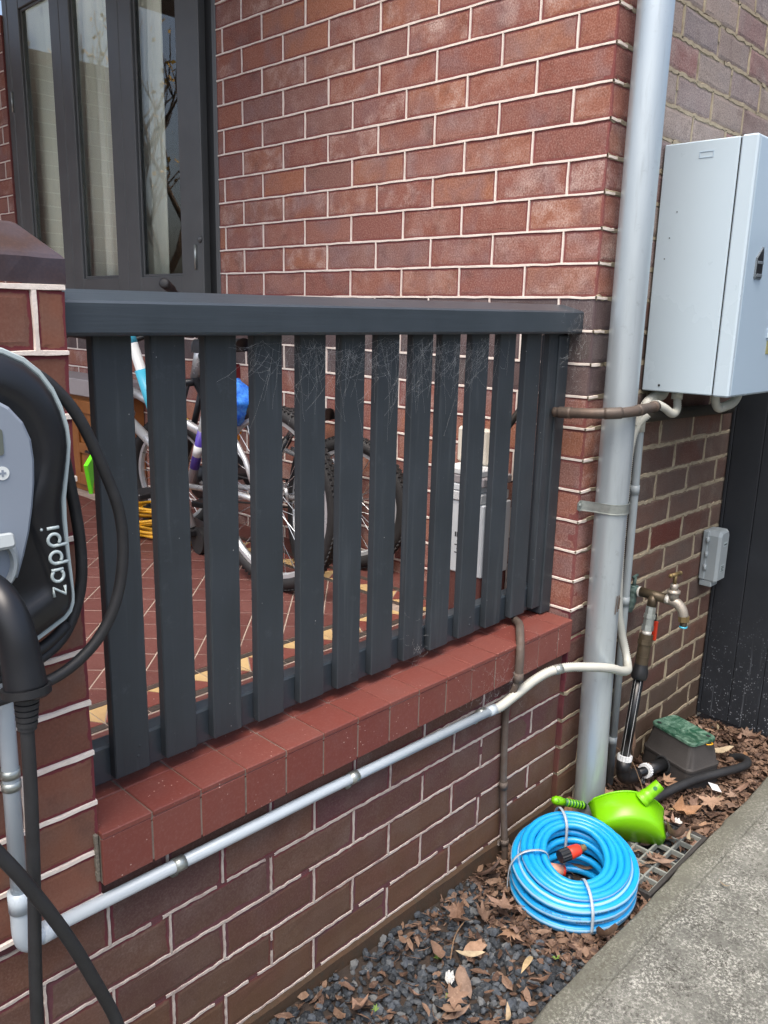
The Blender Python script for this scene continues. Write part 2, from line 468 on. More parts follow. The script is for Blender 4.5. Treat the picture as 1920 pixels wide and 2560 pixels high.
n = N('hose_blue')
uv = n.new('ShaderNodeUVMap').outputs[0]
sx = n.new('ShaderNodeSeparateXYZ')
n.put(sx.inputs[0], uv)
st = n.math('MULTIPLY', n.step(n.math('ABSOLUTE', n.math('SUBTRACT', sx.outputs[1], 0.5)), 0.062, 0.045), 1.0)
cc = n.mix(n.noise(n.pos(), 20, 4), '#0a86c6', '#1496d4')
rib = n.new('ShaderNodeTexWave', wave_type='BANDS', bands_direction='X')
rib.inputs['Scale'].default_value = 1.0
n.put(rib.inputs['Vector'], n.scale(uv, 130, 0, 0))
cc = n.mix(n.math('MULTIPLY', rib.outputs['Fac'], 0.10), cc, '#3aa0d8')
cc = n.mix(n.math('MULTIPLY', st, 0.6), cc, '#a9c3d0')
cc = n.mix(n.math('MULTIPLY', n.step(n.noise(n.pos(), 70, 5, 0.7), 0.66, 0.74), 0.5), cc, '#4b5a58')
M['hose_blue'] = n.out(cc, 0.34, 0, None, 0.5)

n = N('glass')
gl = n.new('ShaderNodeBsdfGlossy')
gl.inputs['Roughness'].default_value = 0.012
tr = n.new('ShaderNodeBsdfTransparent')
tr.inputs['Color'].default_value = (0.98, 1.0, 0.985, 1)
fr = n.new('ShaderNodeFresnel')
fr.inputs['IOR'].default_value = 1.65
ms = n.new('ShaderNodeMixShader')
bf = n.new('ShaderNodeNewGeometry').outputs['Backfacing']
ior = n.math('ADD', 1.52, n.math('MULTIPLY', bf, 1 / 1.52 - 1.52))       # a thin pane: same reflection from either face
n.put(fr.inputs['IOR'], ior)
n.t.links.new(fr.outputs[0], ms.inputs[0])
n.t.links.new(tr.outputs[0], ms.inputs[1])
n.t.links.new(gl.outputs[0], ms.inputs[2])
n.t.links.new(ms.outputs[0], n.t.nodes['Material Output'].inputs[0])
M['glass'] = n.m


# ------------------------------------------------------------------ mesh helpers
class G:
    def __init__(s):
        s.v, s.f, s.uv, s.at = [], [], {}, {}

    def add(s, vs, fs):
        o = len(s.v)
        s.v += [tuple(q) for q in vs]
        s.f += [tuple(i + o for i in f) for f in fs]
        return o

    def box(s, x0, x1, y0, y1, z0, z1, b=0.0, mat=None):
        if b <= 0:
            vs = [(x, y, z) for z in (z0, z1) for y in (y0, y1) for x in (x0, x1)]
            fs = [(0, 2, 3, 1), (4, 5, 7, 6), (0, 1, 5, 4), (2, 6, 7, 3), (0, 4, 6, 2), (1, 3, 7, 5)]
        else:
            vs, fs, idx = [], [], {}
            for i, x in enumerate((x0, x1)):
                for j, y in enumerate((y0, y1)):
                    for k, z_ in enumerate((z0, z1)):
                        dx, dy, dz = (b if i == 0 else -b), (b if j == 0 else -b), (b if k == 0 else -b)
                        idx[i, j, k] = len(vs)
                        vs += [(x, y + dy, z_ + dz), (x + dx, y, z_ + dz), (x + dx, y + dy, z_)]
            I = lambda i, j, k, a: idx[i, j, k] + a
            for i in (0, 1):
                q = [I(i, 0, 0, 0), I(i, 1, 0, 0), I(i, 1, 1, 0), I(i, 0, 1, 0)]
                fs.append(tuple(q if i else q[::-1]))
                q = [I(0, i, 0, 1), I(0, i, 1, 1), I(1, i, 1, 1), I(1, i, 0, 1)]
                fs.append(tuple(q if i else q[::-1]))
                q = [I(0, 0, i, 2), I(1, 0, i, 2), I(1, 1, i, 2), I(0, 1, i, 2)]
                fs.append(tuple(q if i else q[::-1]))
            for a in (0, 1):
                for c in (0, 1):
                    fs.append((I(a, c, 0, 0), I(a, c, 0, 1), I(a, c, 1, 1), I(a, c, 1, 0)))
                    fs.append((I(a, 0, c, 0), I(a, 0, c, 2), I(a, 1, c, 2), I(a, 1, c, 0)))
                    fs.append((I(0, a, c, 1), I(0, a, c, 2), I(1, a, c, 2), I(1, a, c, 1)))
            for i in (0, 1):
                for j in (0, 1):
                    for k in (0, 1):
                        fs.append((I(i, j, k, 0), I(i, j, k, 1), I(i, j, k, 2)))
        if mat is not None:
            vs = [mat @ Vector(q) for q in vs]
        s.add(vs, fs)
        return s

    def tube(s, pts, r, n=10, closed=False, rfun=None, caps=True, uvscale=None, phase=0.0):
        pts = [Vector(q) for q in pts]
        m = len(pts)
        tans = []
        for i in range(m):
            a = pts[i - 1] if (i > 0 or closed) else pts[i]
            b = pts[(i + 1) % m] if (i < m - 1 or closed) else pts[i]
            t = b - a
            tans.append(t.normalized() if t.length > 1e-9 else Vector((0, 0, 1)))
        ref = Vector((0, 0, 1)) if abs(tans[0].z) < 0.9 else Vector((1, 0, 0))
        nrm = (ref - tans[0] * ref.dot(tans[0])).normalized()
        rings = []
        o = len(s.v)
        L = 0.0
        for i in range(m):
            if i:
                L += (pts[i] - pts[i - 1]).length
                nrm = (nrm - tans[i] * nrm.dot(tans[i]))
                nrm = nrm.normalized() if nrm.length > 1e-9 else tans[i].orthogonal().normalized()
            bi = tans[i].cross(nrm)
            rr = r if rfun is None else rfun(i, L) * r
            for k in range(n):
                a = 2 * math.pi * k / n + phase
                s.v.append(tuple(pts[i] + nrm * (rr * math.cos(a)) + bi * (rr * math.sin(a))))
            rings.append((o + i * n, L))
        cnt = m if closed else m - 1
        for i in range(cnt):
            a, b = rings[i][0], rings[(i + 1) % m][0]
            for k in range(n):
                k2 = (k + 1) % n
                if uvscale:
                    l0, l1 = rings[i][1], rings[i + 1][1] if i + 1 < m else rings[i][1] + (pts[0] - pts[i]).length
                    s.uv[len(s.f)] = [(l0 * uvscale, k / n), (l0 * uvscale, (k + 1) / n), (l1 * uvscale, (k + 1) / n), (l1 * uvscale, k / n)]
                s.f.append((a + k, a + k2, b + k2, b + k))
        if caps and not closed:
            s.f.append(tuple(rings[0][0] + k for k in range(n))[::-1])
            s.f.append(tuple(rings[-1][0] + k for k in range(n)))
        return s

    def lathe(s, prof, n=20, mat=None):
        """prof = [(r, z)] around local z"""
        o = len(s.v)
        for r, z_ in prof:
            for k in range(n):
                a = 2 * math.pi * k / n
                q = Vector((r * math.cos(a), r * math.sin(a), z_))
                s.v.append(tuple(mat @ q if mat is not None else q))
        for i in range(len(prof) - 1):
            for k in range(n):
                k2 = (k + 1) % n
                s.f.append((o + i * n + k, o + i * n + k2, o + (i + 1) * n + k2, o + (i + 1) * n + k))
        s.f.append(tuple(o + k for k in range(n))[::-1])
        s.f.append(tuple(o + (len(prof) - 1) * n + k for k in range(n)))
        return s

    def prism(s, poly, depth, mat=None, b=0.0):
        """poly in local xy, extruded to z = depth, optional chamfer b at the far end"""
        m = len(poly)
        cx, cy = sum(q[0] for q in poly) / m, sum(q[1] for q in poly) / m
        lay = [[(x, y, 0) for x, y in poly]]
        if b:
            lay.append([(x, y, depth - b) for x, y in poly])
            ins = []
            for i in range(m):
                x0, y0 = poly[i - 1]
                x1, y1 = poly[i]
                x2, y2 = poly[(i + 1) % m]
                a, c = Vector((x1 - x0, y1 - y0)), Vector((x2 - x1, y2 - y1))
                n1 = Vector((-a.y, a.x)).normalized() if a.length > 1e-9 else Vector((0, 0))
                n2 = Vector((-c.y, c.x)).normalized() if c.length > 1e-9 else Vector((0, 0))
                nn = (n1 + n2)
                nn = nn.normalized() if nn.length > 1e-6 else Vector((cx - x1, cy - y1)).normalized()
                ins.append((x1 + nn.x * b, y1 + nn.y * b, depth))
            lay.append(ins)
        else:
            lay.append([(x, y, depth) for x, y in poly])
        vs = [q for l in lay for q in l]
        if mat is not None:
            vs = [mat @ Vector(q) for q in vs]
        fs = []
        for l in range(len(lay) - 1):
            for i in range(m):
                j = (i + 1) % m
                fs.append((l * m + i, l * m + j, (l + 1) * m + j, (l + 1) * m + i))
        fs.append(tuple(range(m))[::-1])
        fs.append(tuple((len(lay) - 1) * m + i for i in range(m)))
        s.add(vs, fs)
        return s

    def mesh(s, name, mat, smooth=False, attrs=None):
        me = bpy.data.meshes.new(name)
        me.from_pydata(s.v, [], s.f)
        if mat:
            me.materials.append(M[mat])
        if smooth:
            me.polygons.foreach_set('use_smooth', [True] * len(me.polygons))
            if smooth == 'auto':
                me.set_sharp_from_angle(angle=math.radians(38))
        if s.uv:
            ul = me.uv_layers.new(name='UVMap')
            for pi, uvs in s.uv.items():
                po = me.polygons[pi]
                for li, c in zip(po.loop_indices, uvs):
                    ul.data[li].uv = c
        for k, arr in (attrs or {}).items():
            a = me.attributes.new(k, 'FLOAT', 'POINT')
            a.data.foreach_set('value', arr)
        me.update()
        return me


def link(name, me, parent=None):
    o = bpy.data.objects.new(name, me)
    COL.objects.link(o)
    if parent is not None:
        o.parent = parent
        if parent.parent is None and parent.type == 'EMPTY':
            o.matrix_parent_inverse = Matrix.Translation(parent.location).inverted()
    return o


def part(name, g, mat, parent, smooth=False, label=None, **kw):
    o = link(name, g.mesh(name, mat, smooth, **kw), parent)
    if label:
        o['label'] = label
    return o


def tag(o, label, cat, group=None):
    o['label'] = label
    o['category'] = cat
    if group:
        o['group'] = group
    return o


def thing(name, loc, label, cat, group=None):
    o = bpy.data.objects.new(name, None)
    o.empty_display_size = 0.05
    COL.objects.link(o)
    o.location = loc
    return tag(o, label, cat, group)


def single(name, g, mat, label, cat, group=None, smooth=False, **kw):
    return tag(link(name, g.mesh(name, mat, smooth, **kw)), label, cat, group)


def structure(name, g, mat, **kw):
    o = link(name, g.mesh(name, mat, **kw))
    o['kind'] = 'structure'
    return o


def catmull(pts, sub=8, closed=False):
    P = [Vector(q) for q in pts]
    out = []
    m = len(P)
    for i in range(m if closed else m - 1):
        p0 = P[(i - 1) % m] if (closed or i > 0) else P[0] * 2 - P[1]
        p1, p2 = P[i], P[(i + 1) % m]
        p3 = P[(i + 2) % m] if (closed or i + 2 < m) else P[-1] * 2 - P[-2]
        for k in range(sub):
            t = k / sub
            out.append(0.5 * ((2 * p1) + (p2 - p0) * t + (2 * p0 - 5 * p1 + 4 * p2 - p3) * t * t + (3 * p1 - p0 - 3 * p2 + p3) * t ** 3))
    if not closed:
        out.append(P[-1])
    return out


def resample(pts, step):
    P = [Vector(q) for q in pts]
    out = [P[0]]
    acc = 0.0
    for a, b in zip(P, P[1:]):
        L = (b - a).length
        d = step - acc
        while d <= L:
            out.append(a.lerp(b, d / L))
            d += step
        acc = L - (d - step)
    return out


def corrugated(g, pts, r, pitch=0.0062, n=10, depth=0.15):
    P = resample(pts, pitch / 2)
    g.tube(P, r, n, rfun=lambda i, L: 1.0 if i % 2 else 1.0 - depth)


def jit(a):
    return random.uniform(-a, a)


# ------------------------------------------------------------------ bricks
PCH = 0.0893
Z8 = 1.6


def brick_geo(L, H, rnd=None, rough=1.0, depth=0.03):
    """front face at y=0, x along the course, z up; ring of 10 + inner ring + back ring"""
    g = G()
    hx, hz = L / 2, H / 2
    nl = 2 if L > 0.16 else 1
    ring = []
    for i in range(nl + 1):
        ring.append((-hx + L * i / (nl + 1), -hz))
    ring.append((hx, -hz))
    ring.append((hx, 0))
    for i in range(nl + 1):
        ring.append((hx - L * i / (nl + 1), hz))
    ring.append((-hx, hz))
    ring.append((-hx, 0))
    m = len(ring)
    ring = [(x + jit(0.0012 * rough), z_ + jit(0.0010 * rough)) for x, z_ in ring]
    ins = min(0.011, hx * 0.4, hz * 0.4)
    inner = [(x * (hx - ins) / hx, z_ * (hz - ins) / hz) for x, z_ in ring]
    vs = [(x, depth, z_) for x, z_ in ring] + [(x, 0.0006 * rough + abs(jit(0.0010 * rough)), z_) for x, z_ in ring] + [(x, jit(0.0005 * rough), z_) for x, z_ in inner]
    fs = []
    for l in range(2):
        for i in range(m):
            j = (i + 1) % m
            fs.append((l * m + i, l * m + j, (l + 1) * m + j, (l + 1) * m + i))
    fs.append(tuple(2 * m + i for i in range(m)))
    g.add(vs, fs)
    edge = [0.0] * (2 * m) + [1.0] * m
    return g, edge


_brick_cache = {}


def brick_mesh(L, H, mat, rough):
    key = (round(L, 3), round(H, 3), mat, rough, random.randrange(6))
    if key not in _brick_cache:
        g, e = brick_geo(L, H, rough=rough)
        _brick_cache[key] = g.mesh('brick', mat, False, {'edge': e, 'rnd': [0.0] * len(e)})
    return _brick_cache[key]


def brickwork(parent, frame, bricks, rough=1.0, most=290, margin=120):
    """frame(u, z, n) -> world point; bricks = [(u0, u1, z0, z1, material)]; nearest in view become objects, the rest one mesh"""
    rot = frame(1, 0, 0) - frame(0, 0, 0)
    yaw = math.atan2(rot.y, rot.x)
    show, rest = [], []
    for b in bricks:
        c = frame((b[0] + b[1]) / 2, (b[2] + b[3]) / 2, 0)
        q = pix(c)
        if q and -margin < q[0] < 1920 + margin and -margin < q[1] < 2560 + margin:
            show.append(((b[1] - b[0]) * (b[3] - b[2]) / q[2] ** 2, b, c))
        else:
            rest.append((b, c))
    show.sort(key=lambda t: -t[0])
    rest += [(b, c) for _, b, c in show[most:]]
    for _, b, c in show[:most]:
        me = brick_mesh(b[1] - b[0], b[3] - b[2], b[4], rough)
        o = link('brick', me, parent)
        o.location = c + (frame(0, 0, jit(0.0007 * rough)) - frame(0, 0, 0))
        o.rotation_euler = (jit(0.004) * rough, jit(0.002) * rough, yaw + jit(0.003) * rough)
    if rest:
        bymat = {}
        for b, c in rest:
            bymat.setdefault(b[4], []).append((b, c))
        for mname, lst in bymat.items():
            g, ed, rn = G(), [], []
            for b, c in lst:
                g1, e = brick_geo(b[1] - b[0], b[3] - b[2], rough=rough)
                mt = Matrix.Translation(c) @ Matrix.Rotation(yaw, 4, 'Z')
                g.add([mt @ Vector(q) for q in g1.v], g1.f)
                ed += e
                rn += [random.random()] * len(e)
            o = part('outer_brickwork', g, mname, parent, attrs={'edge': ed, 'rnd': rn})
            o['kind'] = 'stuff'


def ribbons(g, frame, segs, width, proud, ragged=0.0006, gap=0.0, step=0.06):
    """raised pointing lines; segs = [(u0, z0, u1, z1)] straight, horizontal or vertical"""
    for u0, z0, u1, z1 in segs:
        L = math.hypot(u1 - u0, z1 - z0)
        k = max(1, int(L / step))
        horiz = abs(u1 - u0) > abs(z1 - z0)
        prev = None
        for i in range(k + 1):
            t = i / k
            u, z_ = u0 + (u1 - u0) * t, z0 + (z1 - z0) * t
            if gap and random.random() < gap:
                prev = None
                continue
            w1, w2 = width / 2 + jit(ragged), width / 2 + jit(ragged)
            o = jit(ragged)
            if horiz:
                cr = [(u, z_ + o - w1, -0.003), (u, z_ + o - w1 * 0.8, proud), (u, z_ + o + w2 * 0.8, proud), (u, z_ + o + w2, -0.003)]
            else:
                cr = [(u + o + w1, z_, -0.003), (u + o + w1 * 0.8, z_, proud), (u + o - w2 * 0.8, z_, proud), (u + o - w2, z_, -0.003)]
            base = len(g.v)
            g.v += [tuple(frame(*q)) for q in cr]
            if prev is not None:
                for a in range(3):
                    g.f.append((prev + a, prev + a + 1, base + a + 1, base + a))
            prev = base


def course_bricks(u0, u1, z0, z1, phase, mat, joint=0.0062, mod=0.24, minlen=0.035, holes=()):
    """bricks of one course between u0 and u1; joints at phase + k*mod. returns bricks and joint positions"""
    js = []
    k = math.ceil((u0 - phase) / mod - 1e-6)
    while phase + k * mod < u1 - 1e-6:
        j = phase + k * mod
        if j > u0 + minlen and j < u1 - minlen:
            js.append(j)
        k += 1
    ed = [u0] + js + [u1]
    out = []
    for a, b in zip(ed, ed[1:]):
        aa = a + (joint / 2 if a != u0 else 0)
        bb = b - (joint / 2 if b != u1 else 0)
        out.append((aa, bb, z0 + joint / 2, z1 - joint / 2, mat))
    return out, js


# ------------------------------------------------------------------ ground
g = G()
g.add([(-40, -40, -0.03), (40, -40, -0.03), (40, 40, -0.03), (-40, 40, -0.03)], [(0, 1, 2, 3)])
structure('ground', g, 'soil')

g = G()
# concrete path: slab with a rough arris and a tooled groove 0.08 m from its edge
prof = [(-0.392, -0.06), (-0.392, 0.030), (-0.397, 0.038), (-0.405, 0.041), (-0.463, 0.041), (-0.466, 0.037), (-0.469, 0.041), (-1.2, 0.043), (-4.0, 0.046)]
xs = [-6.0, -3.0] + [-2.0 + 0.04 * i for i in range(84)] + [2.5, 8.0]
for i, x in enumerate(xs):
    wob = 0.005 * noise.noise(Vector((x * 3, 0, 0))) + 0.006 * noise.noise(Vector((x * 12, 5, 0))) + 0.003 * noise.noise(Vector((x * 33, 8, 0)))
    for y, z_ in prof:
        e = 1.0 if y > -0.42 else 0.25
        g.v.append((x, y + wob * e, z_ + (0.0025 * noise.noise(Vector((x * 9, y * 30, 2))) if z_ > 0.02 else 0)))
m = len(prof)
for i in range(len(xs) - 1):
    for k in range(m - 1):
        g.f.append((i * m + k, i * m + k + 1, (i + 1) * m + k + 1, (i + 1) * m + k))
structure('concrete_path', g, 'concrete', smooth='auto')

# garden-bed surface, gently uneven
g = G()
nx, ny = 90, 18
X0, X1, Y0, Y1 = -2.6, 1.2, -0.40, 0.02


def bedz(x, y):
    h = 0.006 * noise.noise(Vector((x * 6, y * 6, 1))) + 0.004 * noise.noise(Vector((x * 20, y * 20, 4)))
    if x < -0.4:
        h += min(0.02, (-0.4 - x) * 0.03)
    h += 0.030 * max(0.0, 1.0 + (y - 0.0) / 0.11) if x < 0.0 else 0.0
    return h - 0.008


for i in range(nx + 1):
    for j in range(ny + 1):
        x, y = X0 + (X1 - X0) * i / nx, Y0 + (Y1 - Y0) * j / ny
        g.v.append((x, y, bedz(x, y)))
for i in range(nx):
    for j in range(ny):
        a = i * (ny + 1) + j
        g.f.append((a, a + ny + 1, a + ny + 2, a + 1))
structure('garden_bed', g, 'soil')

# ------------------------------------------------------------------ house front wall (behind the veranda), X = 0 faces the veranda
WIN0, WIN1, WINZ = 1.716, 3.64, 1.575
fA = lambda u, z_, nn: Vector((-nn, -u, z_))           # u = -Y, n points to -X
houseW = thing('house_wall', (0, 0, 0.6), 'red brick house wall with white pointed joints and a tall window behind the railing', 'brick wall')
bricks, hl, vl = [], [], []
TOPA = 16
for j in range(-11, TOPA):
    z0, z1 = Z8 + j * PCH, Z8 + (j + 1) * PCH
    mat = 'brick_band' if -3 <= j < 0 else 'brick_red'
    ph = 0.235 if j % 2 == 0 else 0.115
    spans = [(0.0018, 4.6)] if z1 <= WINZ + 0.03 else [(0.0018, WIN0), (WIN1, 4.6)]
    for a, b in spans:
        bs, js = course_bricks(a, b, z0, z1, ph, mat, 0.0085)
        bricks += [(-q[1], -q[0], q[2], q[3], q[4]) for q in bs]
        vl += [(-q, z0 + 0.002, -q, z1 - 0.002) for q in js]
        hl.append((-b, z0, -a, z0))
brickwork(houseW, fA, bricks)
g = G()
ribbons(g, fA, hl, 0.0071, 0.0022, 0.0008, 0, 0.04)
ribbons(g, fA, vl, 0.0062, 0.0020, 0.0006, step=0.03)
o = part('white_pointing', g, 'tuck_white', houseW)
o['kind'] = 'stuff'
g = G()
ZT = Z8 + TOPA * PCH
g.box(0.0022, 0.11, 0.006, WIN0 - 0.002, 0.55, ZT)
g.box(0.0022, 0.11, WIN1 + 0.002, 4.6, 0.55, ZT)
g.box(0.0022, 0.11, WIN0 - 0.002, WIN1 + 0.002, 0.55, WINZ)
part('mortar_bed', g, 'mortar_red', houseW)

# window: frame, three sashes, panes
win = part('window', G().box(0.02, 0.10, WIN0, WIN0 + 0.045, WINZ, 3.3, 0.004).box(-0.002, 0.02, WIN0 + 0.002, WIN0 + 0.028, WINZ, 3.3, 0.003), 'frame_paint', houseW)
part('jamb', G().box(0.045, 0.12, WIN0 + 0.045, WIN0 + 0.137, WINZ, 3.3), 'frame_dark', win)
part('jamb', G().box(0.01, 0.12, WIN1 - 0.06, WIN1, WINZ, 3.3, 0.004), 'frame_paint', win)
part('window_sill', G().box(-0.05, 0.12, WIN0, WIN1, WINZ - 0.022, WINZ + 0.0, 0.004), 'frame_paint', win)
sashes = [(1.853, 2.46, 2.015, 2.355), (2.463, 3.008, 2.562, 2.91), (3.012, 3.58, 3.109, 3.452)]
for a, b, c, d in sashes:
    g = G()
    g.box(0.012, 0.055, a, c, WINZ + 0.002, 3.3, 0.003)
    g.box(0.012, 0.055, d, b, WINZ + 0.002, 3.3, 0.003)
    g.box(0.0135, 0.0535, c, d, WINZ + 0.002, 1.685, 0.003)
    topz = 3.02
    g.box(0.0135, 0.0535, c, d, topz, 3.3, 0.003)
    part('sash', g, 'frame_paint', win)
    gg = G()
    bw = 0.012
    for y0, y1, z0, z1 in ((c, c + bw, 1.685, topz), (d - bw, d, 1.685, topz), (c + bw, d - bw, 1.685, 1.685 + bw), (c + bw, d - bw, topz - bw, topz)):
        gg.box(0.024, 0.033, y0, y1, z0, z1, 0.002)
    part('glazing_bead', gg, 'frame_paint', win)
    g = G()
    g.box(0.034, 0.038, c + 0.002, d - 0.002, 1.687, topz - 0.002)
    part('pane', g, 'glass', win)
for y, z0 in ((1.905, 1.71), (3.585, 2.55)):
    part('hinge', G().tube([(0.008, y, z0), (0.008, y, z0 + 0.1)], 0.006, 8), 'galv', win, True)
part('bolt_cap', G().lathe([(0.014, 0), (0.014, 0.004), (0.008, 0.009), (0.0, 0.010)], 12, Matrix.Translation((0.012, 1.872, 1.83)) @ Matrix.Rotation(-math.pi / 2, 4, 'Y')), 'frame_paint', win, True)
# room and curtains
g = G()
for q in ((0.13, 2.0, 1.6, 1.62, 1.2, 3.4), (0.13, 2.0, 3.75, 3.77, 1.2, 3.4), (2.0, 2.02, 1.6, 3.77, 1.2, 3.4), (0.13, 2.0, 1.6, 3.77, 1.18, 1.2), (0.13, 2.0, 1.6, 3.77, 3.4, 3.42)):
    g.box(*q)
part('room_shell', g, 'room', houseW)


def curtain(y0, y1, amp, freq, x, label, mat='curtain', z0=1.45):
    g = G()
    k = 60
    for i in range(k + 1):
        y = y0 + (y1 - y0) * i / k
        for z_ in (z0, 2.3, 3.25):
            s_ = 1.0 + 0.15 * (3.25 - z_)
            g.v.append((x + amp * s_ * math.sin(i / k * freq * 6.283 + 0.4 * z_) + 0.3 * amp * math.sin(i / k * freq * 17), y + 0.02 * (3.25 - z_) * math.sin(i * 0.2), z_))
    for i in range(k):
        for j in range(2):
            a = i * 3 + j
            g.f.append((a, a + 3, a + 4, a + 1))
    o = single('curtain', g, mat, label, 'curtain', smooth=True)
    o.modifiers.new('thick', 'SOLIDIFY').thickness = 0.002
    return o


curtain(3.17, 3.72, 0.003, 2, 0.10, 'flat pale blind behind the leftmost window pane', 'blind')
curtain(2.66, 3.08, 0.022, 4, 0.12, 'pleated off white curtain behind the middle window pane')
curtain(2.31, 2.54, 0.018, 3, 0.12, 'narrow off white curtain drawn aside behind the window pane nearest the brickwork')

# projecting bay wall at the far end of the veranda (outside the frame, mirrored in the panes)
bayW = thing('bay_wall', (-0.6, 4.72, 0.6), 'red brick bay wall at the far end of the veranda mirrored in the panes', 'brick wall')
fE = lambda u, z_, nn: Vector((u, 4.72 - nn, z_))
bricks, hl, vl = [], [], []
for j in range(-10, 18):
    z0, z1 = Z8 + j * PCH, Z8 + (j + 1) * PCH
    bs, js = course_bricks(-1.28, -0.002, z0, z1, -0.12 if j % 2 else -0.24, 'brick_red', 0.0085)
    bricks += bs
    hl.append((-1.28, z0, -0.002, z0))
    vl += [(q, z0 + 0.002, q, z1 - 0.002) for q in js]
brickwork(bayW, fE, bricks, 1.0, 0)
g = G()
ribbons(g, fE, hl, 0.0085, 0.0026, 0.0008)
ribbons(g, fE, vl, 0.0075, 0.0024, 0.0006)
o = part('white_pointing', g, 'tuck_white', bayW)
o['kind'] = 'stuff'
part('mortar_bed', G().box(-1.28, -0.001, 4.7222, 4.83, 0.6, Z8 + 18 * PCH), 'mortar_red', bayW)
single('veranda_post', G().box(-1.95, -1.80, 4.45, 4.60, 0.66, 3.61, 0.01), 'frame_dark', 'dark square veranda post mirrored at the edge of the window pane', 'post')

# ------------------------------------------------------------------ side wall (right of the corner), Y = 0 faces the path
fB = lambda u, z_, nn: Vector((u, -nn, z_))
sideW = thing('side_wall', (0.6, 0.0, 0.0), 'weathered brown brick side wall with rough cream mortar behind the downpipe', 'brick wall')
bricks = []
hl, vl, hl2 = [], [], []
for j in range(-18, 13):
    z0, z1 = Z8 + j * PCH, Z8 + (j + 1) * PCH
    ph = 0.115 if j % 2 == 0 else 0.235
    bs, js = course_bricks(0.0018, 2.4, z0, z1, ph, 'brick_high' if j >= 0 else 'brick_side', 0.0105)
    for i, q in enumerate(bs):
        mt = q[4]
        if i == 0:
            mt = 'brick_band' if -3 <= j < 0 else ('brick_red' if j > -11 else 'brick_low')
        elif j == -9 and 0.3 < q[0] < 0.5:
            mt = 'brick_maroon'
        bricks.append(q[:4] + (mt,))
    hl.append((0.0, z0, 2.4, z0))
    if -11 < j:
        hl2.append((0.0, z0, 0.055 + jit(0.012), z0))
    vl += [(q, z0, q, z1) for q in js]
brickwork(sideW, fB, bricks, 1.6)
g = G().box(0.006, 2.4, 0.0028, 0.2, -0.05, Z8 + 13 * PCH)
part('mortar_bed', g, 'mortar_cream', sideW)
g = G()
ribbons(g, fB, hl, 0.0115, 0.0002, 0.0028, 0.03, 0.018)
ribbons(g, fB, vl, 0.0095, 0.0002, 0.0024, 0.05, 0.018)
o = part('rough_pointing', g, 'mortar_cream', sideW)
o['kind'] = 'stuff'
g = G()
ribbons(g, fB, hl2, 0.0082, 0.0028, 0.0012, 0, 0.014)
o = part('white_pointing', g, 'tuck_white', sideW)
o['kind'] = 'stuff'

# ------------------------------------------------------------------ low veranda wall below the ledge, Y = 0.0138
fC = lambda u, z_, nn: Vector((u, 0.0138 - nn, z_))
lowW = thing('veranda_wall', (-0.9, 0.0138, 0.0), 'dark grimy brick base wall below the tiled ledge beside the gravel', 'brick wall')
bricks, hl, vl = [], [], []
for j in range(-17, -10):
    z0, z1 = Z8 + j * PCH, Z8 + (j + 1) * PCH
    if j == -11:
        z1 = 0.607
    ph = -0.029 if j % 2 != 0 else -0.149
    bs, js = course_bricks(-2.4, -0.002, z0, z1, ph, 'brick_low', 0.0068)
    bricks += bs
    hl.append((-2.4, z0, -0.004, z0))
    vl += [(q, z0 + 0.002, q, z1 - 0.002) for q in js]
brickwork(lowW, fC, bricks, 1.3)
g = G().box(-2.4, -0.001, 0.0150, 0.20, -0.05, 0.60)
part('mortar_bed', g, 'mortar_dark', lowW)
g = G()
ribbons(g, fC, hl, 0.0064, 0.0014, 0.0012, 0.04, 0.012)
ribbons(g, fC, vl, 0.0056, 0.0014, 0.0008, 0.03, 0.012)
o = part('worn_pointing', g, 'tuck_worn', lowW)
o['kind'] = 'stuff'
g = G()
k = 60
for i in range(k + 1):
    x = -2.4 + 2.42 * i / k
    dz = 0.004 * noise.noise(Vector((x * 9, 0, 0)))
    g.v += [(x, 0.002 + 0.002 * noise.noise(Vector((x * 12, 3, 0))), -0.05), (x, 0.003 + 0.002 * noise.noise(Vector((x * 15, 7, 0))), 0.074 + dz), (x, 0.0145, 0.080 + dz)]
for i in range(k):
    for j in range(2):
        a = i * 3 + j
        g.f.append((a, a + 3, a + 4, a + 1))
part('footing', g, 'muddy_footing', lowW)
# veranda outer kerb continuing up to the ledge bed
LEDGE = 0.687
ledge = thing('tiled_ledge', (-0.75, -0.015, 0.58), 'red quarry tiled ledge running along the top of the low brick wall', 'ledge')
YL = -0.015
g = G().box(-1.487, -0.012, YL + 0.006, 0.205, 0.590, LEDGE - 0.007)
part('cement_bed', g, 'cement', ledge)
g = G().box(-1.486, -0.013, YL + 0.0015, 0.204, LEDGE - 0.0165, LEDGE - 0.0026)
g.box(-1.4845, -0.0135, YL + 0.0012, YL + 0.02, 0.592, LEDGE - 0.02)
part('grout_lines', g, 'grout', ledge)
jx = [-1.392 + 0.1008 * i for i in range(14)]
edges = [-1.488] + jx + [-0.010]
for i, (a, b) in enumerate(zip(edges, edges[1:])):
    if b - a < 0.02:
        continue
    L = b - a - 0.003
    for nm, (y0, y1, z0, z1) in (('front_tile', (-0.0, 0.0095, 0.0, 0.0885)), ('top_tile', (0.0, 0.0985, 0.0, 0.011)), ('top_tile', (0.1015, 0.2, 0.0, 0.010))):
        gg = G().box(-L / 2, L / 2, y0, y1, z0, z1, 0.0016)
        o = part('tile', gg, 'tile_red', ledge)
        oy = YL if nm == 'front_tile' else YL - 0.0012
        oz = 0.587 if nm == 'front_tile' else LEDGE - 0.0105
        o.location = ((a + b) / 2 + jit(0.0004), oy + jit(0.0005), oz + jit(0.0005))
        o.rotation_euler = (jit(0.002), jit(0.002), jit(0.002))
g = G()
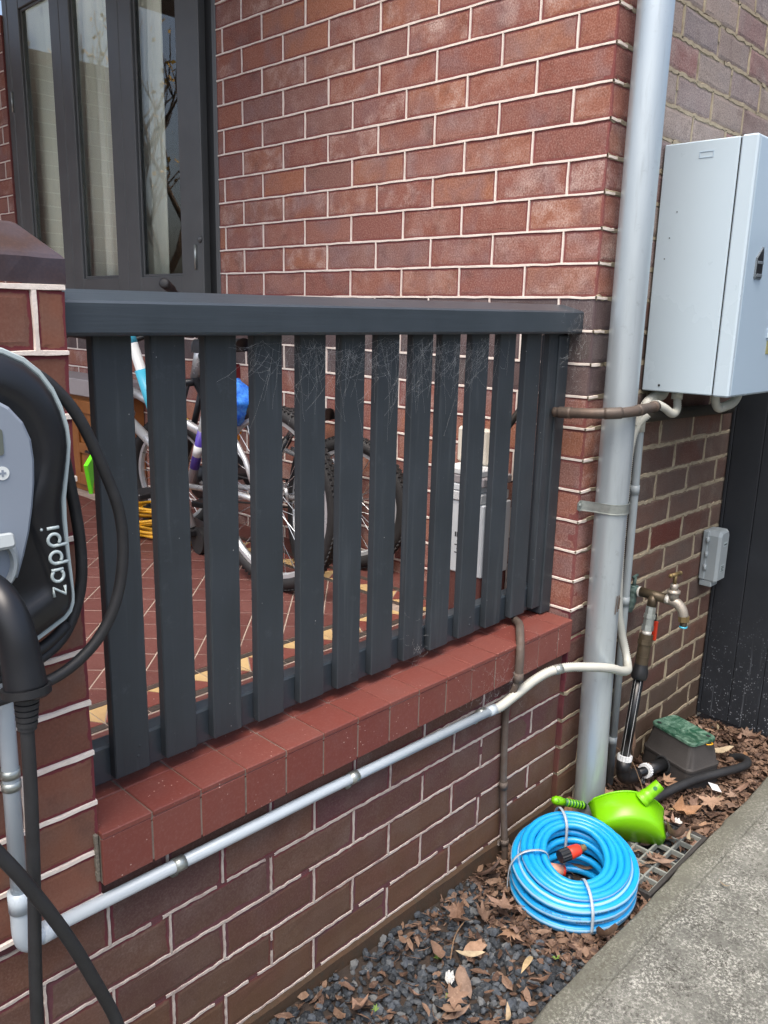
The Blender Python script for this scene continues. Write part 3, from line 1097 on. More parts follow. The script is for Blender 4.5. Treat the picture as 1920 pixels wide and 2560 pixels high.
for i in range(10):
    g.box(-1.4945 + jit(0.001), -1.4885, YL + 0.008, 0.012, 0.595 + 0.0088 * i, 0.604 + 0.0088 * i, 0.001)
part('cement_end', g, 'cement', ledge)

# ------------------------------------------------------------------ brick pier at the left
PX = -1.485
pier = thing('brick_pier', (-1.72, 0.1, 0.58), 'rust brown brick pier with sloping dark cap at the left behind the charger', 'pier')
lines = [0.56, 0.65, 0.740, 0.831, 0.920, 1.010, 1.103, 1.196, 1.289, 1.382, 1.475, 1.566]
bricks, hl, vl = [], [], []
for i, (z0, z1) in enumerate(zip(lines, lines[1:])):
    if z0 < 0.6 and False:
        continue
    ph = PX - 0.115 if i % 2 == 0 else PX - 0.235
    if i == 10:
        ph = PX - 0.045
    bs, js = course_bricks(-2.0, PX, z0, z1, ph, 'brick_pier', 0.009)
    bricks += bs
    hl.append((-2.0, z0, PX + 0.001, z0))
    vl += [(q, z0, q, z1) for q in js]
hl.append((-2.0, 1.566, PX + 0.001, 1.566))
brickwork(pier, fB, bricks, 1.3)
# returns facing the veranda
fD = lambda u, z_, nn: Vector((PX + nn, u, z_))
bricks = []
for i, (z0, z1) in enumerate(zip(lines, lines[1:])):
    if z1 < 0.7:
        continue
    bs, js = course_bricks(0.003, 0.23, max(z0, 0.69), z1, 0.115, 'brick_pier', 0.009)
    bricks += bs
brickwork(pier, fD, bricks, 1.3)
part('mortar_bed', G().box(-2.0, PX - 0.002, 0.0030, 0.23, 0.565, 1.567), 'mortar_red', pier)
g = G()
ribbons(g, fB, hl, 0.0080, 0.0028, 0.0009, 0.0, 0.03)
ribbons(g, fB, vl, 0.0080, 0.0026, 0.0009, 0.0, 0.03)
o = part('white_pointing', g, 'tuck_white', pier)
o['kind'] = 'stuff'
# splayed cap bricks: upright face below, sloping face above
for cx0, cx1, hip in ((-1.72, PX + 0.004, True), (-2.0, -1.728, False)):
    g = G()
    ns, ed = 8, []
    prf = [(0.0, 1.5712), (-0.001, 1.606), (0.004, 1.612), (0.055, 1.652), (0.066, 1.656), (0.23, 1.657)]
    for i in range(ns + 1):
        x = cx0 + (cx1 - cx0) * i / ns
        for y, z_ in prf:
            xx = x
            if hip and z_ > 1.61:
                t = (z_ - 1.608) / 0.048
                xx = min(x, cx1 - 0.045 * t)
            g.v.append((xx, y + 0.0015 * noise.noise(Vector((x * 40, y * 40, z_ * 40))), z_ + 0.0015 * noise.noise(Vector((x * 40, y * 40, z_ * 40 + 9)))))
            ed.append(1.0)
    m = len(prf)
    for i in range(ns):
        for k in range(m - 1):
            g.f.append((i * m + k, (i + 1) * m + k, (i + 1) * m + k + 1, i * m + k + 1))
    g.f.append(tuple(ns * m + k for k in range(m)))
    g.f.append(tuple(range(m))[::-1])
    part('cap_brick', g, 'brick_cap', pier, attrs={'edge': ed, 'rnd': [random.random()] * len(ed)})

# ------------------------------------------------------------------ veranda floor: tiles laid at 45 degrees with a patterned border
FZ = 0.665
floor = structure('veranda_floor', G().box(-2.4, 0.0, 0.20, 4.6, 0.55, FZ - 0.0012), 'grout_pale')


def clip(poly, axis, val, keep_less):
    out = []
    for a, b in zip(poly, poly[1:] + poly[:1]):
        ia = (a[axis] <= val) == keep_less
        ib = (b[axis] <= val) == keep_less
        if ia:
            out.append(a)
        if ia != ib:
            t = (val - a[axis]) / (b[axis] - a[axis])
            out.append((a[0] + (b[0] - a[0]) * t, a[1] + (b[1] - a[1]) * t))
    return out


P45, TS = 0.105, 0.1012
BX, BY = -0.255, 0.475          # field ends where the borders start
c45 = math.sqrt(0.5)
full = G().prism([(-TS * c45, 0), (0, -TS * c45), (TS * c45, 0), (0, TS * c45)], 0.006, b=0.0008).mesh('tile', 'tile_floor_shaded')
cnt, rest = 0, G()
for a in range(-40, 40):
    for b in range(-40, 60):
        cx, cy = -0.7 + (a - b) * P45 * c45, 1.0 + (a + b) * P45 * c45
        if not (-2.0 < cx < 0.1 and 0.3 < cy < 3.0):
            continue
        q = pix((cx, cy, FZ))
        if cx - 0.08 > BX or cy + 0.08 < BY:
            continue
        poly = [(cx - TS * c45, cy), (cx, cy - TS * c45), (cx + TS * c45, cy), (cx, cy + TS * c45)]
        whole = cx + TS * c45 <= BX and cy - TS * c45 >= BY
        if not whole:
            poly = clip(clip(poly, 0, BX, True), 1, BY, False)
            if len(poly) < 3:
                continue
        vis = q and q[0] > 150 and cnt < 250 and cy < 2.3
        if vis and whole:
            o = link('tile', full, floor)
            o.location = (cx, cy, FZ - 0.006 + jit(0.0004))
            cnt += 1
        elif vis:
            part('tile', G().prism([(x, y) for x, y in poly], 0.006, Matrix.Translation((0, 0, FZ - 0.006))), 'tile_floor_shaded', floor)
            cnt += 1
        else:
            rest.prism([(x, y) for x, y in poly], 0.006, Matrix.Translation((0, 0, FZ - 0.006)))
o = part('far_floor_tiles', rest, 'tile_floor_shaded', floor)
o['kind'] = 'stuff'


def border(along, base, lo, hi, sign):
    """strip border: black, triangles, black. along: 0 = runs in X at Y = base (growing by sign), 1 = runs in Y at X = base"""
    def put(poly, mat):
        if along == 1:
            poly = [(y, x) for x, y in poly][::-1]
        ar = sum(a[0] * b[1] - b[0] * a[1] for a, b in zip(poly, poly[1:] + poly[:1]))
        if ar < 0:
            poly = poly[::-1]
        part('tile', G().prism(poly, 0.006, Matrix.Translation((0, 0, FZ - 0.006))), mat, floor)
    t = lo
    i = 0
    w0, w1, w2, w3 = 0.003, 0.024, 0.100, 0.124
    Y = lambda d: base + sign * d
    while t < hi - 0.05:
        L = 0.098
        a, b = t, min(t + L - 0.003, hi)
        put([(a, Y(w0)), (b, Y(w0)), (b, Y(w1 - 0.002)), (a, Y(w1 - 0.002))], 'tile_black')
        put([(a, Y(w2 + 0.002)), (b, Y(w2 + 0.002)), (b, Y(w3)), (a, Y(w3))], 'tile_black')
        m_ = (a + b) / 2
        put([(a, Y(w1)), (m_ - 0.002, Y(w1)), (a, Y(w2 - 0.004))], 'tile_cream')
        put([(m_, Y(w1 + 0.002)), (b - 0.001, Y(w2 - 0.0005)), (a + 0.001, Y(w2 - 0.0005))], 'tile_red')
        put([(m_ + 0.002, Y(w1)), (b, Y(w1)), (b, Y(w2 - 0.004))], 'tile_cream')
        t += L
        i += 1


border(0, BY, -1.47, BX, -1)
border(1, BX, 0.36, 2.2, 1)
g = G()
g.box(-1.47, -0.13, 0.21, 0.345, FZ - 0.006, FZ - 0.001, 0.0008)
g.box(-0.128, -0.004, 0.21, 4.2, FZ - 0.006, FZ - 0.0005, 0.0008)
part('tile_margin', g, 'tile_floor_shaded', floor)

# ------------------------------------------------------------------ veranda roof, above the frame
vr = thing('veranda_roof', (-1.3, 2.3, 3.62), 'veranda roof above the picture with its soffit paled to bounce light', 'roof')
part('soffit', G().box(-2.0, -0.004, 0.75, 4.6, 3.62, 3.66), 'soffit', vr)  # dark ceiling made pale here to bounce light onto wall and window

# ------------------------------------------------------------------ timber railing
rail = thing('timber_railing', (-0.75, 0.07, 0.70), 'charcoal painted timber railing with flat pickets and cobwebs on the ledge', 'railing')
YP = 0.075
g = G()
k = 30
for i in range(k + 1):                 # top rail with a weathered, slightly wavy arris; rises a little to the right
    x = -1.484 + (1.484 - 0.001) * i / k
    t = i / k
    zb, zt = 1.4965 + 0.0075 * t, 1.550 + 0.0135 * t
    wv = 0.0008 * noise.noise(Vector((x * 7, 0, 0)))
    for y, z_ in ((0.036, zb + 0.002), (0.033 + wv, zb + 0.006), (0.033 + wv, zt - 0.004), (0.0365, zt), (0.098, zt + 0.017), (0.131, zt + 0.017), (0.131, zb), (0.039, zb)):
        g.v.append((x, y, z_))
for i in range(k):
    for j in range(8):
        j2 = (j + 1) % 8
        g.f.append((i * 8 + j, i * 8 + j2, (i + 1) * 8 + j2, (i + 1) * 8 + j))
g.f.append(tuple(range(8)))
g.f.append(tuple(k * 8 + j for j in range(8))[::-1])
part('top_rail', g, 'rail_cross', rail)
part('bottom_rail', G().box(-1.484, -0.03, YP + 0.0215, YP + 0.062, 0.703, 0.776, 0.004), 'rail_cross', rail)
part('end_post', G().box(-0.052, -0.0015, YP - 0.006, YP + 0.055, 0.690, 1.4985, 0.003), 'rail_paint', rail)
lefts = [-1.409, -1.306, -1.199, -1.089, -0.977, -0.868, -0.758, -0.648, -0.548, -0.434, -0.317, -0.200, -0.092]
for i, x in enumerate(lefts):
    wd = 0.0685 + jit(0.0015)
    gg = G().box(0, wd, 0, 0.021, 0, 0.790, 0.0022)
    o = part('picket', gg, 'rail_paint', rail)
    o.location = (x, YP + jit(0.0012), 0.7145 + jit(0.0022))
    o.rotation_euler = (jit(0.002), -0.0012 + jit(0.0018), jit(0.008))
    if i in (0, 1, 5, 9):
        gg = G()
        for zz in (0.742, 0.765):
            gg.lathe([(0.0032, 0), (0.0026, 0.0012), (0, 0.0016)], 8, Matrix.Translation((x + 0.048 + jit(0.006), YP + 0.0005, zz + jit(0.004))) @ Matrix.Rotation(math.pi / 2, 4, 'X'))
        part('nail_heads', gg, 'rail_paint', rail)

# ------------------------------------------------------------------ downpipe and its bracket
dp = thing('downpipe', (0.07, -0.075, 0.0), 'thick pale grey metal downpipe standing at the house corner', 'downpipe')
prof = [(0.0452, 0.0), (0.0452, 1.02), (0.0452, 3.2)]
axis = [Vector((0.073, -0.078, -0.01)), Vector((0.066, -0.071, 0.5)), Vector((0.062, -0.067, 1.0)), Vector((0.062, -0.065, 1.6)), Vector((0.062, -0.065, 3.2))]
cl = catmull(axis, 16)


def dent(i, L):
    return 1.0 + (0.004 * noise.noise(Vector((L * 5, 0, 0))))


g = G().tube(cl, 0.0455, 40, rfun=dent)
part('pipe', g, 'downpipe_paint', dp, True)
g = G()
ring = []
for i in range(25):
    a = math.pi * (0.98 - i / 24 * 1.12)
    ring.append((0.0625 + 0.0485 * math.cos(a) * 1.0, -0.067 - 0.0485 * math.sin(a)))
for zz in (0,):
    pass
strip = [(0.0, -0.006), (0.006, -0.012), (0.0125, -0.040)] + [(x, y) for x, y in ring[2:]] + [(0.115, -0.03)]
m_ = len(strip)
for off, zz in ((0.0, 1.011), (0.0022, 1.011), (0.0022, 1.0135), (0.0012, 1.0140), (0.0012, 1.0380), (0.0022, 1.0385), (0.0022, 1.041), (0.0, 1.041)):
    for x, y in strip:
        dv = Vector((x - 0.0625, y + 0.067))
        dv = dv.normalized() * off if dv.length > 0 else dv
        g.v.append((x + dv.x, y + dv.y, zz))
for l in range(7):
    for i in range(m_ - 1):
        g.f.append((l * m_ + i, l * m_ + i + 1, (l + 1) * m_ + i + 1, (l + 1) * m_ + i))
br = part('bracket', g, 'galv', dp, 'auto')
g = G().prism([(-0.017, -0.010), (-0.005, -0.016), (0.012, -0.014), (0.012, 0.014), (-0.005, 0.016), (-0.017, 0.010)], 0.003, Matrix.Translation((0.0, -0.0035, 1.026)) @ Matrix.Rotation(math.pi / 2, 4, 'X'))
g.lathe([(0.006, 0), (0.0055, 0.003), (0, 0.004)], 10, Matrix.Translation((-0.006, -0.0065, 1.028)) @ Matrix.Rotation(math.pi / 2, 4, 'X'))
part('bracket_tab', g, 'galv', br)
# scuffed dent marks near the bottom of the pipe
g = G()
for dx, dz, L in ((-0.010, 0.0, 0.055), (0.0, 0.006, 0.05), (0.007, 0.014, 0.035)):
    a0 = -math.pi / 2 + dx * 18 - 0.15
    pts = []
    for i in range(7):
        a = a0 + 0.05 * i / 6
        c_ = Vector((0.066, -0.0715, 0))
        pts.append(c_ + Vector((0.0461 * math.cos(a), 0.0461 * math.sin(a), 0.715 + dz + L * i / 6)))
    g.tube(pts, 0.0016, 5)
part('scrape_mark', g, 'rusty_grey', dp)

# ------------------------------------------------------------------ conduits
cw = thing('power_conduit', (-0.9, -0.01, 0.53), 'white plastic conduit running under the red ledge with metal saddles', 'conduit')
Zc = lambda x: 0.556 - (x + 1.62) * 0.0225
run = [(-1.628, -0.030, 1.2), (-1.630, -0.030, 0.62)]
g = G().tube([(-1.624, -0.032, 1.30), (-1.632, -0.032, 0.64)], 0.0122, 16)
part('upright_pipe', g, 'conduit_white', cw, True)
g = G().tube([(-1.590, -0.0065, Zc(-1.59)), (-1.0, -0.0045, Zc(-1.0)), (-0.385, -0.0125, Zc(-0.385))], 0.0118, 16)
part('long_pipe', g, 'conduit_white', cw, True)
el = catmull([(-1.632, -0.032, 0.665), (-1.632, -0.031, 0.62), (-1.631, -0.029, 0.588), (-1.622, -0.024, 0.566), (-1.60, -0.012, 0.558), (-1.575, -0.008, Zc(-1.575))], 6)
g = G().tube(el, 0.0155, 16)
g.tube([(-1.632, -0.032, 0.668), (-1.632, -0.032, 0.635)], 0.0172, 16)
g.tube([(-1.598, -0.010, 0.5565), (-1.572, -0.0075, Zc(-1.572))], 0.0172, 16)
part('elbow', g, 'conduit_white', cw, True)
for z0 in (0.842, 0.862):
    part('saddle', G().tube([(-1.6295, -0.032, z0), (-1.6295, -0.032, z0 + 0.013)], 0.0142, 16), 'galv', cw, True)
for x in (-1.338, -0.892, -0.424):
    zc = Zc(x)
    g = G().tube([(x - 0.011, -0.006, zc), (x + 0.011, -0.006, zc)], 0.0138, 16)
    for s_ in (-1,):
        g.prism([(-0.010, -0.001), (0.010, -0.001), (0.010, 0.018), (0.005, 0.023), (-0.005, 0.023), (-0.010, 0.018)], 0.002, Matrix.Translation((x, 0.0105, zc - 0.012)) @ Matrix.Rotation(math.pi / 2, 4, 'X') @ Matrix.Scale(-1, 4, (0, 1, 0)))
        g.lathe([(0.0045, 0), (0.004, 0.0025), (0, 0.003)], 8, Matrix.Translation((x, 0.0085, zc - 0.026)) @ Matrix.Rotation(math.pi / 2, 4, 'X'))
    part('saddle', g, 'galv', cw, True)
flex = catmull([(-0.392, -0.013, 0.5285), (-0.36, -0.018, 0.530), (-0.32, -0.022, 0.540), (-0.27, -0.026, 0.553), (-0.22, -0.030, 0.566), (-0.165, -0.044, 0.580), (-0.11, -0.070, 0.585), (-0.045, -0.108, 0.578), (0.02, -0.130, 0.562), (0.085, -0.135, 0.535), (0.140, -0.126, 0.518), (0.182, -0.105, 0.518), (0.200, -0.086, 0.548), (0.194, -0.070, 0.605), (0.178, -0.060, 0.69), (0.168, -0.054, 0.85), (0.172, -0.050, 1.05), (0.180, -0.048, 1.18), (0.196, -0.055, 1.245), (0.215, -0.075, 1.280)], 14)
g = G()
corrugated(g, flex, 0.0138, depth=0.2)
part('flexible_conduit', g, 'conduit_cream', cw, True)
part('saddle', G().tube([(-0.150, -0.050, 0.5815), (-0.128, -0.060, 0.5840)], 0.0142, 14), 'galv', cw, True)
part('coupling', G().tube([(-0.402, -0.0125, Zc(-0.40)), (-0.376, -0.0145, 0.5288)], 0.0138, 14), 'conduit_white', cw, True)

gc = thing('grey_conduit', (0.31, -0.015, 0.0), 'straight grey conduit pipe climbing the side wall beside the thick downpipe', 'conduit')
part('pipe', G().tube([(0.321, -0.016, -0.01), (0.312, -0.0145, 0.6), (0.298, -0.0145, 1.24), (0.296, -0.0145, 1.29)], 0.0125, 14), 'conduit_grey', gc, True)
for z0 in (0.16, 0.655, 1.02):
    x = 0.319 - 0.021 * z0 / 1.25
    part('saddle', G().tube([(x, -0.0148, z0), (x - 0.0004, -0.0148, z0 + 0.028)], 0.0146, 14).box(x - 0.026, x - 0.013, -0.004, -0.001, z0 + 0.002, z0 + 0.026, 0.0008), 'conduit_grey', gc, True)
part('coupling', G().tube([(0.2985, -0.0145, 1.215), (0.2965, -0.0145, 1.275)], 0.0148, 14), 'conduit_cream', gc, True)

# bare copper drain pipe through the end picket, and the dark pipe behind it
cp = thing('copper_drain_pipe', (-0.1, -0.1, 1.30), 'tarnished copper pipe jutting from the railing past the downpipe', 'pipe')
pts = [(-0.270, 0.072, 1.300), (-0.262, 0.0, 1.302), (-0.255, -0.08, 1.304)]
cpts = catmull([(-0.105, 0.070, 1.292), (-0.118, 0.02, 1.293), (-0.125, -0.04, 1.295), (-0.100, -0.095, 1.298), (-0.045, -0.122, 1.301), (0.06, -0.1265, 1.306), (0.155, -0.1265, 1.309)], 8)
cpts = catmull([(-0.062, 0.066, 1.290), (-0.060, 0.02, 1.292), (-0.052, -0.045, 1.296), (-0.020, -0.100, 1.300), (0.03, -0.1240, 1.304), (0.10, -0.1265, 1.308), (0.158, -0.1265, 1.311)], 8)
part('tube', G().tube(cpts, 0.0142, 16), 'copper_old', cp, True)
for a, b in ((3, 10), (20, 27), (34, 38), (45, 48)):
    part('sleeve', G().tube(cpts[a:b], 0.0160, 16), 'copper_old', cp, True)
single('drain_pipe', G().tube([(0.24, -0.020, 1.262), (0.60, -0.020, 1.255), (0.955, -0.020, 1.248)], 0.0185, 16).tube([(0.905, -0.020, 1.249), (0.962, -0.020, 1.248)], 0.0205, 16), 'copper_dark', 'dark horizontal pipe on the side wall under the metal cabinet', 'pipe', smooth='auto')
# thin pipe that comes out over the ledge and runs down the low wall
op = thing('overflow_pipe', (-0.29, -0.02, 0.0), 'thin weathered grey pipe crossing the ledge and running down to the leaves', 'pipe')
oc = catmull([(-0.165, 0.082, 0.699), (-0.190, 0.052, 0.704), (-0.222, 0.026, 0.707), (-0.258, 0.000, 0.704), (-0.284, -0.020, 0.688), (-0.294, -0.0285, 0.655), (-0.295, -0.0285, 0.600)], 7)
part('upper_tube', G().tube(oc, 0.0115, 14), 'rusty_grey', op, True)
part('coupling', G().tube([(-0.2945, -0.0285, 0.612), (-0.295, -0.0285, 0.586)], 0.0135, 14), 'rusty_grey', op, True)
oc = catmull([(-0.295, -0.0285, 0.59), (-0.300, -0.018, 0.555), (-0.300, 0.0005, 0.50), (-0.297, 0.0005, 0.35), (-0.289, -0.0025, 0.2), (-0.282, -0.012, 0.06), (-0.280, -0.012, -0.01)], 7)
part('lower_tube', G().tube(oc, 0.0095, 14), 'rusty_grey', op, True)
part('joint_ring', G().tube([(-0.2945, -0.0012, 0.272), (-0.2935, -0.0012, 0.252)], 0.0125, 14), 'rusty_grey', op, True)
part('clip', G().tube([(-0.283, -0.010, 0.088), (-0.2825, -0.0105, 0.072)], 0.0125, 14).box(-0.303, -0.289, -0.006, 0.001, 0.072, 0.088, 0.001), 'rusty_grey', op, True)

# ------------------------------------------------------------------ metal cabinet on the side wall
mb = thing('metal_cabinet', (0.5, -0.13, 1.34), 'pale blue white metal electrical cabinet with black latch on the side wall', 'cabinet')
BX0, BX1, BZ0, BZ1 = 0.30, 0.80, 1.34, 2.027
g = G().box(BX0, BX1, -0.218, -0.006, BZ0, BZ1, 0.003)
part('case', g, 'box_enamel', mb)
part('door_gasket', G().box(BX0 + 0.004, BX1 - 0.004, -0.2215, -0.2180, BZ0 + 0.004, BZ1 - 0.004), 'dark_gap', mb)
dr = part('door', G().box(BX0 - 0.001, BX1 + 0.001, -0.2665, -0.2215, BZ0 - 0.002, BZ1 + 0.002, 0.0045), 'box_enamel', mb)
part('door_panel', G().box(BX0 + 0.018, BX1 - 0.018, -0.2672, -0.262, BZ0 + 0.004, BZ1 - 0.004, 0.0005), 'box_enamel_shaded', dr)
g = G()
for a in ((0, 0), (1, 0)):
    pass
kx, kz = 0.420, 1.952
for (y0, y1, z0, z1) in ((-0.150, -0.110, 1.9965, 1.998), (-0.150, -0.110, 1.9815, 1.983), (-0.150, -0.1485, 1.983, 1.9965), (-0.1115, -0.110, 1.983, 1.9965)):
    g.box(BX0 - 0.0012, BX0 + 0.002, y0, y1, z0, z1)
part('knockout_rim', g, 'box_enamel_shaded', mb)
g = G()
for y, z_, r in ((-0.062, 1.845, 0.0016), (-0.047, 1.775, 0.0018), (-0.038, 1.718, 0.0018), (-0.060, 1.358, 0.0035)):
    g.lathe([(r, 0.0), (r, 0.001)], 10, Matrix.Translation((BX0 - 0.0002, y, z_)) @ Matrix.Rotation(-math.pi / 2, 4, 'Y'))
part('screw_hole', g, 'dark_gap', mb)
LX, LZ = 0.402, 1.700
pent = [(-0.024, -0.036), (0.022, -0.036), (0.026, -0.030), (0.026, 0.020), (0.020, 0.050), (0.014, 0.052), (-0.024, 0.020), (-0.026, -0.030)]
mt = Matrix.Translation((LX, -0.2672, LZ)) @ Matrix.Rotation(math.pi / 2, 4, 'X')
part('latch', G().prism(pent, 0.004, mt, 0.0015), 'latch_grey', dr)
ins = [(x * 0.78, y * 0.80 + 0.004) for x, y in pent]
part('latch_recess', G().prism(ins, 0.001, Matrix.Translation((0, -0.0038, 0)) @ mt), 'black_plastic', dr)
part('latch_bar', G().box(LX - 0.019, LX + 0.019, -0.2745, -0.2705, LZ + 0.004, LZ + 0.012, 0.001).box(LX - 0.019, LX + 0.019, -0.2745, -0.2705, LZ - 0.031, LZ - 0.022, 0.001), 'latch_grey', dr)
for z0 in (1.556, 1.502):
    part('label_holder', G().box(0.533, 0.60, -0.2715, -0.2672, z0, z0 + 0.028, 0.0012), 'box_enamel', dr)
part('label_plate', G().box(0.541, 0.61, -0.2690, -0.2672, 1.455, 1.495, 0.0004), 'olive_plate', dr, label='greenish yellow label plate on the door')
g = G()
corrugated(g, catmull([(0.375, -0.085, 1.345), (0.372, -0.088, 1.318), (0.350, -0.100, 1.288), (0.305, -0.108, 1.278), (0.262, -0.100, 1.298), (0.232, -0.085, 1.308), (0.205, -0.062, 1.285), (0.192, -0.052, 1.245)], 12), 0.0125)
cb = part('cable_loop', g, 'conduit_cream', mb, True, label='cream corrugated conduit loop under the cabinet')
part('gland', G().tube([(0.376, -0.085, 1.3385), (0.375, -0.085, 1.315)], 0.0165, 12), 'conduit_cream', mb, True)
part('bend', G().tube(catmull([(0.405, -0.030, 1.3395), (0.385, -0.030, 1.322), (0.345, -0.028, 1.318), (0.312, -0.022, 1.300), (0.297, -0.0155, 1.265)], 8), 0.0165, 14), 'conduit_cream', mb, True)
g = G()
corrugated(g, catmull([(0.50, -0.150, 1.3385), (0.505, -0.150, 1.310), (0.525, -0.150, 1.288), (0.553, -0.150, 1.282)], 8), 0.0135)
part('cable_stub', g, 'conduit_cream', mb, True)
part('pvc_elbow', G().tube(catmull([(0.545, -0.150, 1.284), (0.60, -0.150, 1.288), (0.640, -0.152, 1.296), (0.662, -0.155, 1.316), (0.664, -0.155, 1.3385)], 7), 0.0150, 14), 'conduit_cream', mb, True)

# ------------------------------------------------------------------ dark timber fence beyond, at right angles to the side wall
fence = thing('timber_fence', (1.06, -0.5, 0.03), 'black stained vertical board fence meeting the side wall at the right', 'fence')
ys = [-0.003, -0.016, -0.126] + [-0.126 - 0.112 * i for i in range(1, 9)]
for a, b in zip(ys, ys[1:]):
    gg = G().box(1.040 + jit(0.0008), 1.060, b + 0.0008, a - 0.0008, 0.020 + jit(0.003), 1.85, 0.0022)
    part('board', gg, 'fence_paint', fence)
part('backing_rail', G().box(1.0602, 1.095, -1.02, -0.004, 0.25, 0.32, 0.002), 'fence_paint', fence)
part('backing_rail', G().box(1.0602, 1.095, -1.02, -0.004, 1.45, 1.52, 0.002), 'fence_paint', fence)

# weatherproof outlet box on the side wall by the fence
ob = thing('outlet_box', (0.93, -0.03, 0.60), 'grey weatherproof outlet box mounted beside the black fence', 'outlet box')
part('base', G().box(0.900, 0.985, -0.026, -0.003, 0.612, 0.800, 0.004), 'conduit_grey', ob)
part('cover', G().prism([(-0.038, -0.098), (0.038, -0.098), (0.042, -0.090), (0.042, 0.078), (0.030, 0.098), (-0.030, 0.098), (-0.042, 0.078), (-0.042, -0.090)], 0.044, Matrix.Translation((0.945, -0.026, 0.705)) @ Matrix.Rotation(math.pi / 2, 4, 'X'), 0.010), 'conduit_grey', ob)
for zz in (0.65, 0.70, 0.755):
    part('hinge', G().tube([(0.8985, -0.024, zz), (0.8985, -0.024, zz + 0.022)], 0.006, 8), 'conduit_grey', ob, True)
part('spout', G().box(0.905, 0.965, -0.052, -0.006, 0.588, 0.6115, 0.003), 'conduit_grey', ob)
part('rating_sticker', G().box(0.930, 0.962, -0.0708, -0.0700, 0.645, 0.672), 'charger_trim', ob)
part('rating_sticker', G().box(0.935, 0.966, -0.0708, -0.0700, 0.742, 0.758), 'charger_trim', ob)
g = G()
for i in range(4):
    g.box(0.933, 0.959 - 0.004 * (i % 2), -0.0712, -0.0708, 0.648 + 0.0058 * i, 0.6505 + 0.0058 * i)
g.box(0.938, 0.963, -0.0712, -0.0708, 0.7475, 0.7525)
o = part('sticker_print', g, 'ink', ob)
o['kind'] = 'stuff'

# ------------------------------------------------------------------ garden tap on its pipe work
tp = thing('garden_tap', (0.33, -0.06, 0.6), 'weathered garden tap with brass handle on the side wall pipe', 'tap')
RX = Matrix.Rotation(math.pi / 2, 4, 'X')
g = G().tube([(0.345, -0.002, 0.70), (0.345, -0.040, 0.70)], 0.016, 14)
g.tube(catmull([(0.345, -0.022, 0.715), (0.343, -0.022, 0.68), (0.341, -0.020, 0.655), (0.342, -0.012, 0.628)], 5), 0.0135, 12, rfun=lambda i, L: 1.0 + 0.12 * (i % 4 == 0))
part('wall_flange', g, 'verdigris', tp, True)
part('stop_key', G().tube([(0.345, -0.022, 0.71), (0.345, -0.024, 0.745)], 0.006, 8).tube([(0.331, -0.024, 0.745), (0.359, -0.024, 0.747)], 0.005, 8), 'verdigris', tp, True)
part('tee', G().tube([(0.345, -0.046, 0.70), (0.345, -0.135, 0.698)], 0.0155, 16).tube([(0.343, -0.092, 0.698), (0.335, -0.092, 0.664)], 0.0148, 16), 'bronze', tp, True)
for a, b in ((-0.040, -0.0465), (-0.135, -0.146)):
    part('thread_tape', G().tube([(0.345, a, 0.699), (0.345, b, 0.699)], 0.0165, 16), 'ptfe', tp, True)
g = G().tube(catmull([(0.345, -0.132, 0.698), (0.346, -0.150, 0.697), (0.348, -0.170, 0.690), (0.350, -0.185, 0.674), (0.351, -0.192, 0.652)], 6), 0.0150, 16, rfun=lambda i, L: 1.12 - 0.10 * i / 24)
g.tube([(0.3465, -0.154, 0.70), (0.3465, -0.154, 0.733)], 0.0165, 16)
part('tap_body', g, 'tap_metal', tp, True)
part('bonnet', G().tube([(0.3465, -0.154, 0.722), (0.3465, -0.154, 0.730)], 0.0215, 8).tube([(0.3465, -0.154, 0.730), (0.3465, -0.154, 0.752)], 0.0125, 8), 'tap_metal', tp, True)
hd = part('tap_handle', G().tube([(0.3465, -0.154, 0.752), (0.3465, -0.154, 0.780)], 0.0058, 10).tube([(0.322, -0.150, 0.782), (0.371, -0.158, 0.783)], 0.0062, 10), 'brass', tp, True)
g = G()
for q in ((0.322, -0.150, 0.782), (0.371, -0.158, 0.783)):
    g.lathe([(0, -0.007), (0.005, -0.0055), (0.0075, 0), (0.005, 0.0055), (0, 0.007)], 10, Matrix.Translation(q))
part('handle_knob', g, 'brass', hd, True)
part('spout_nut', G().tube([(0.351, -0.1925, 0.655), (0.351, -0.194, 0.638)], 0.0175, 8), 'brass', tp)
part('spout_tip', G().tube([(0.351, -0.194, 0.638), (0.351, -0.1945, 0.618)], 0.0105, 12), 'bronze', tp, True)
part('washer', G().tube([(0.351, -0.1945, 0.623), (0.351, -0.1945, 0.618)], 0.0125, 12), 'cyan_frame', tp, True)
# riser with isolating valve
rs = thing('water_riser', (0.27, -0.09, 0.0), 'black poly water riser with metal valve below the garden tap', 'water pipe')
A0, A1 = Vector((0.335, -0.092, 0.664)), Vector((0.252, -0.094, 0.17))
ax = lambda t: A0.lerp(A1, t)
part('valve_body', G().tube([ax(0.0), ax(0.05)], 0.0165, 8).tube([ax(0.05), ax(0.075)], 0.0195, 8).tube([ax(0.075), ax(0.12)], 0.0165, 14).tube([ax(0.12), ax(0.155)], 0.0185, 6), 'galv', rs)
part('thread_tape', G().tube([ax(0.155), ax(0.182)], 0.0150, 14), 'ptfe', rs, True)
part('brass_union', G().tube([ax(0.18), ax(0.215)], 0.0215, 18).tube([ax(0.215), ax(0.245)], 0.0245, 8).tube([ax(0.245), ax(0.375)], 0.0205, 18).tube([ax(0.322), ax(0.329)], 0.0222, 18), 'bronze', rs, 'auto')
part('compression_nut', G().tube([ax(0.375), ax(0.40), ax(0.42), ax(0.455), ax(0.47), ax(0.475)], 0.0245, 18, rfun=lambda i, L: [0.86, 0.92, 1.05, 1.05, 1.0, 0.9][i]), 'black_plastic', rs, 'auto')
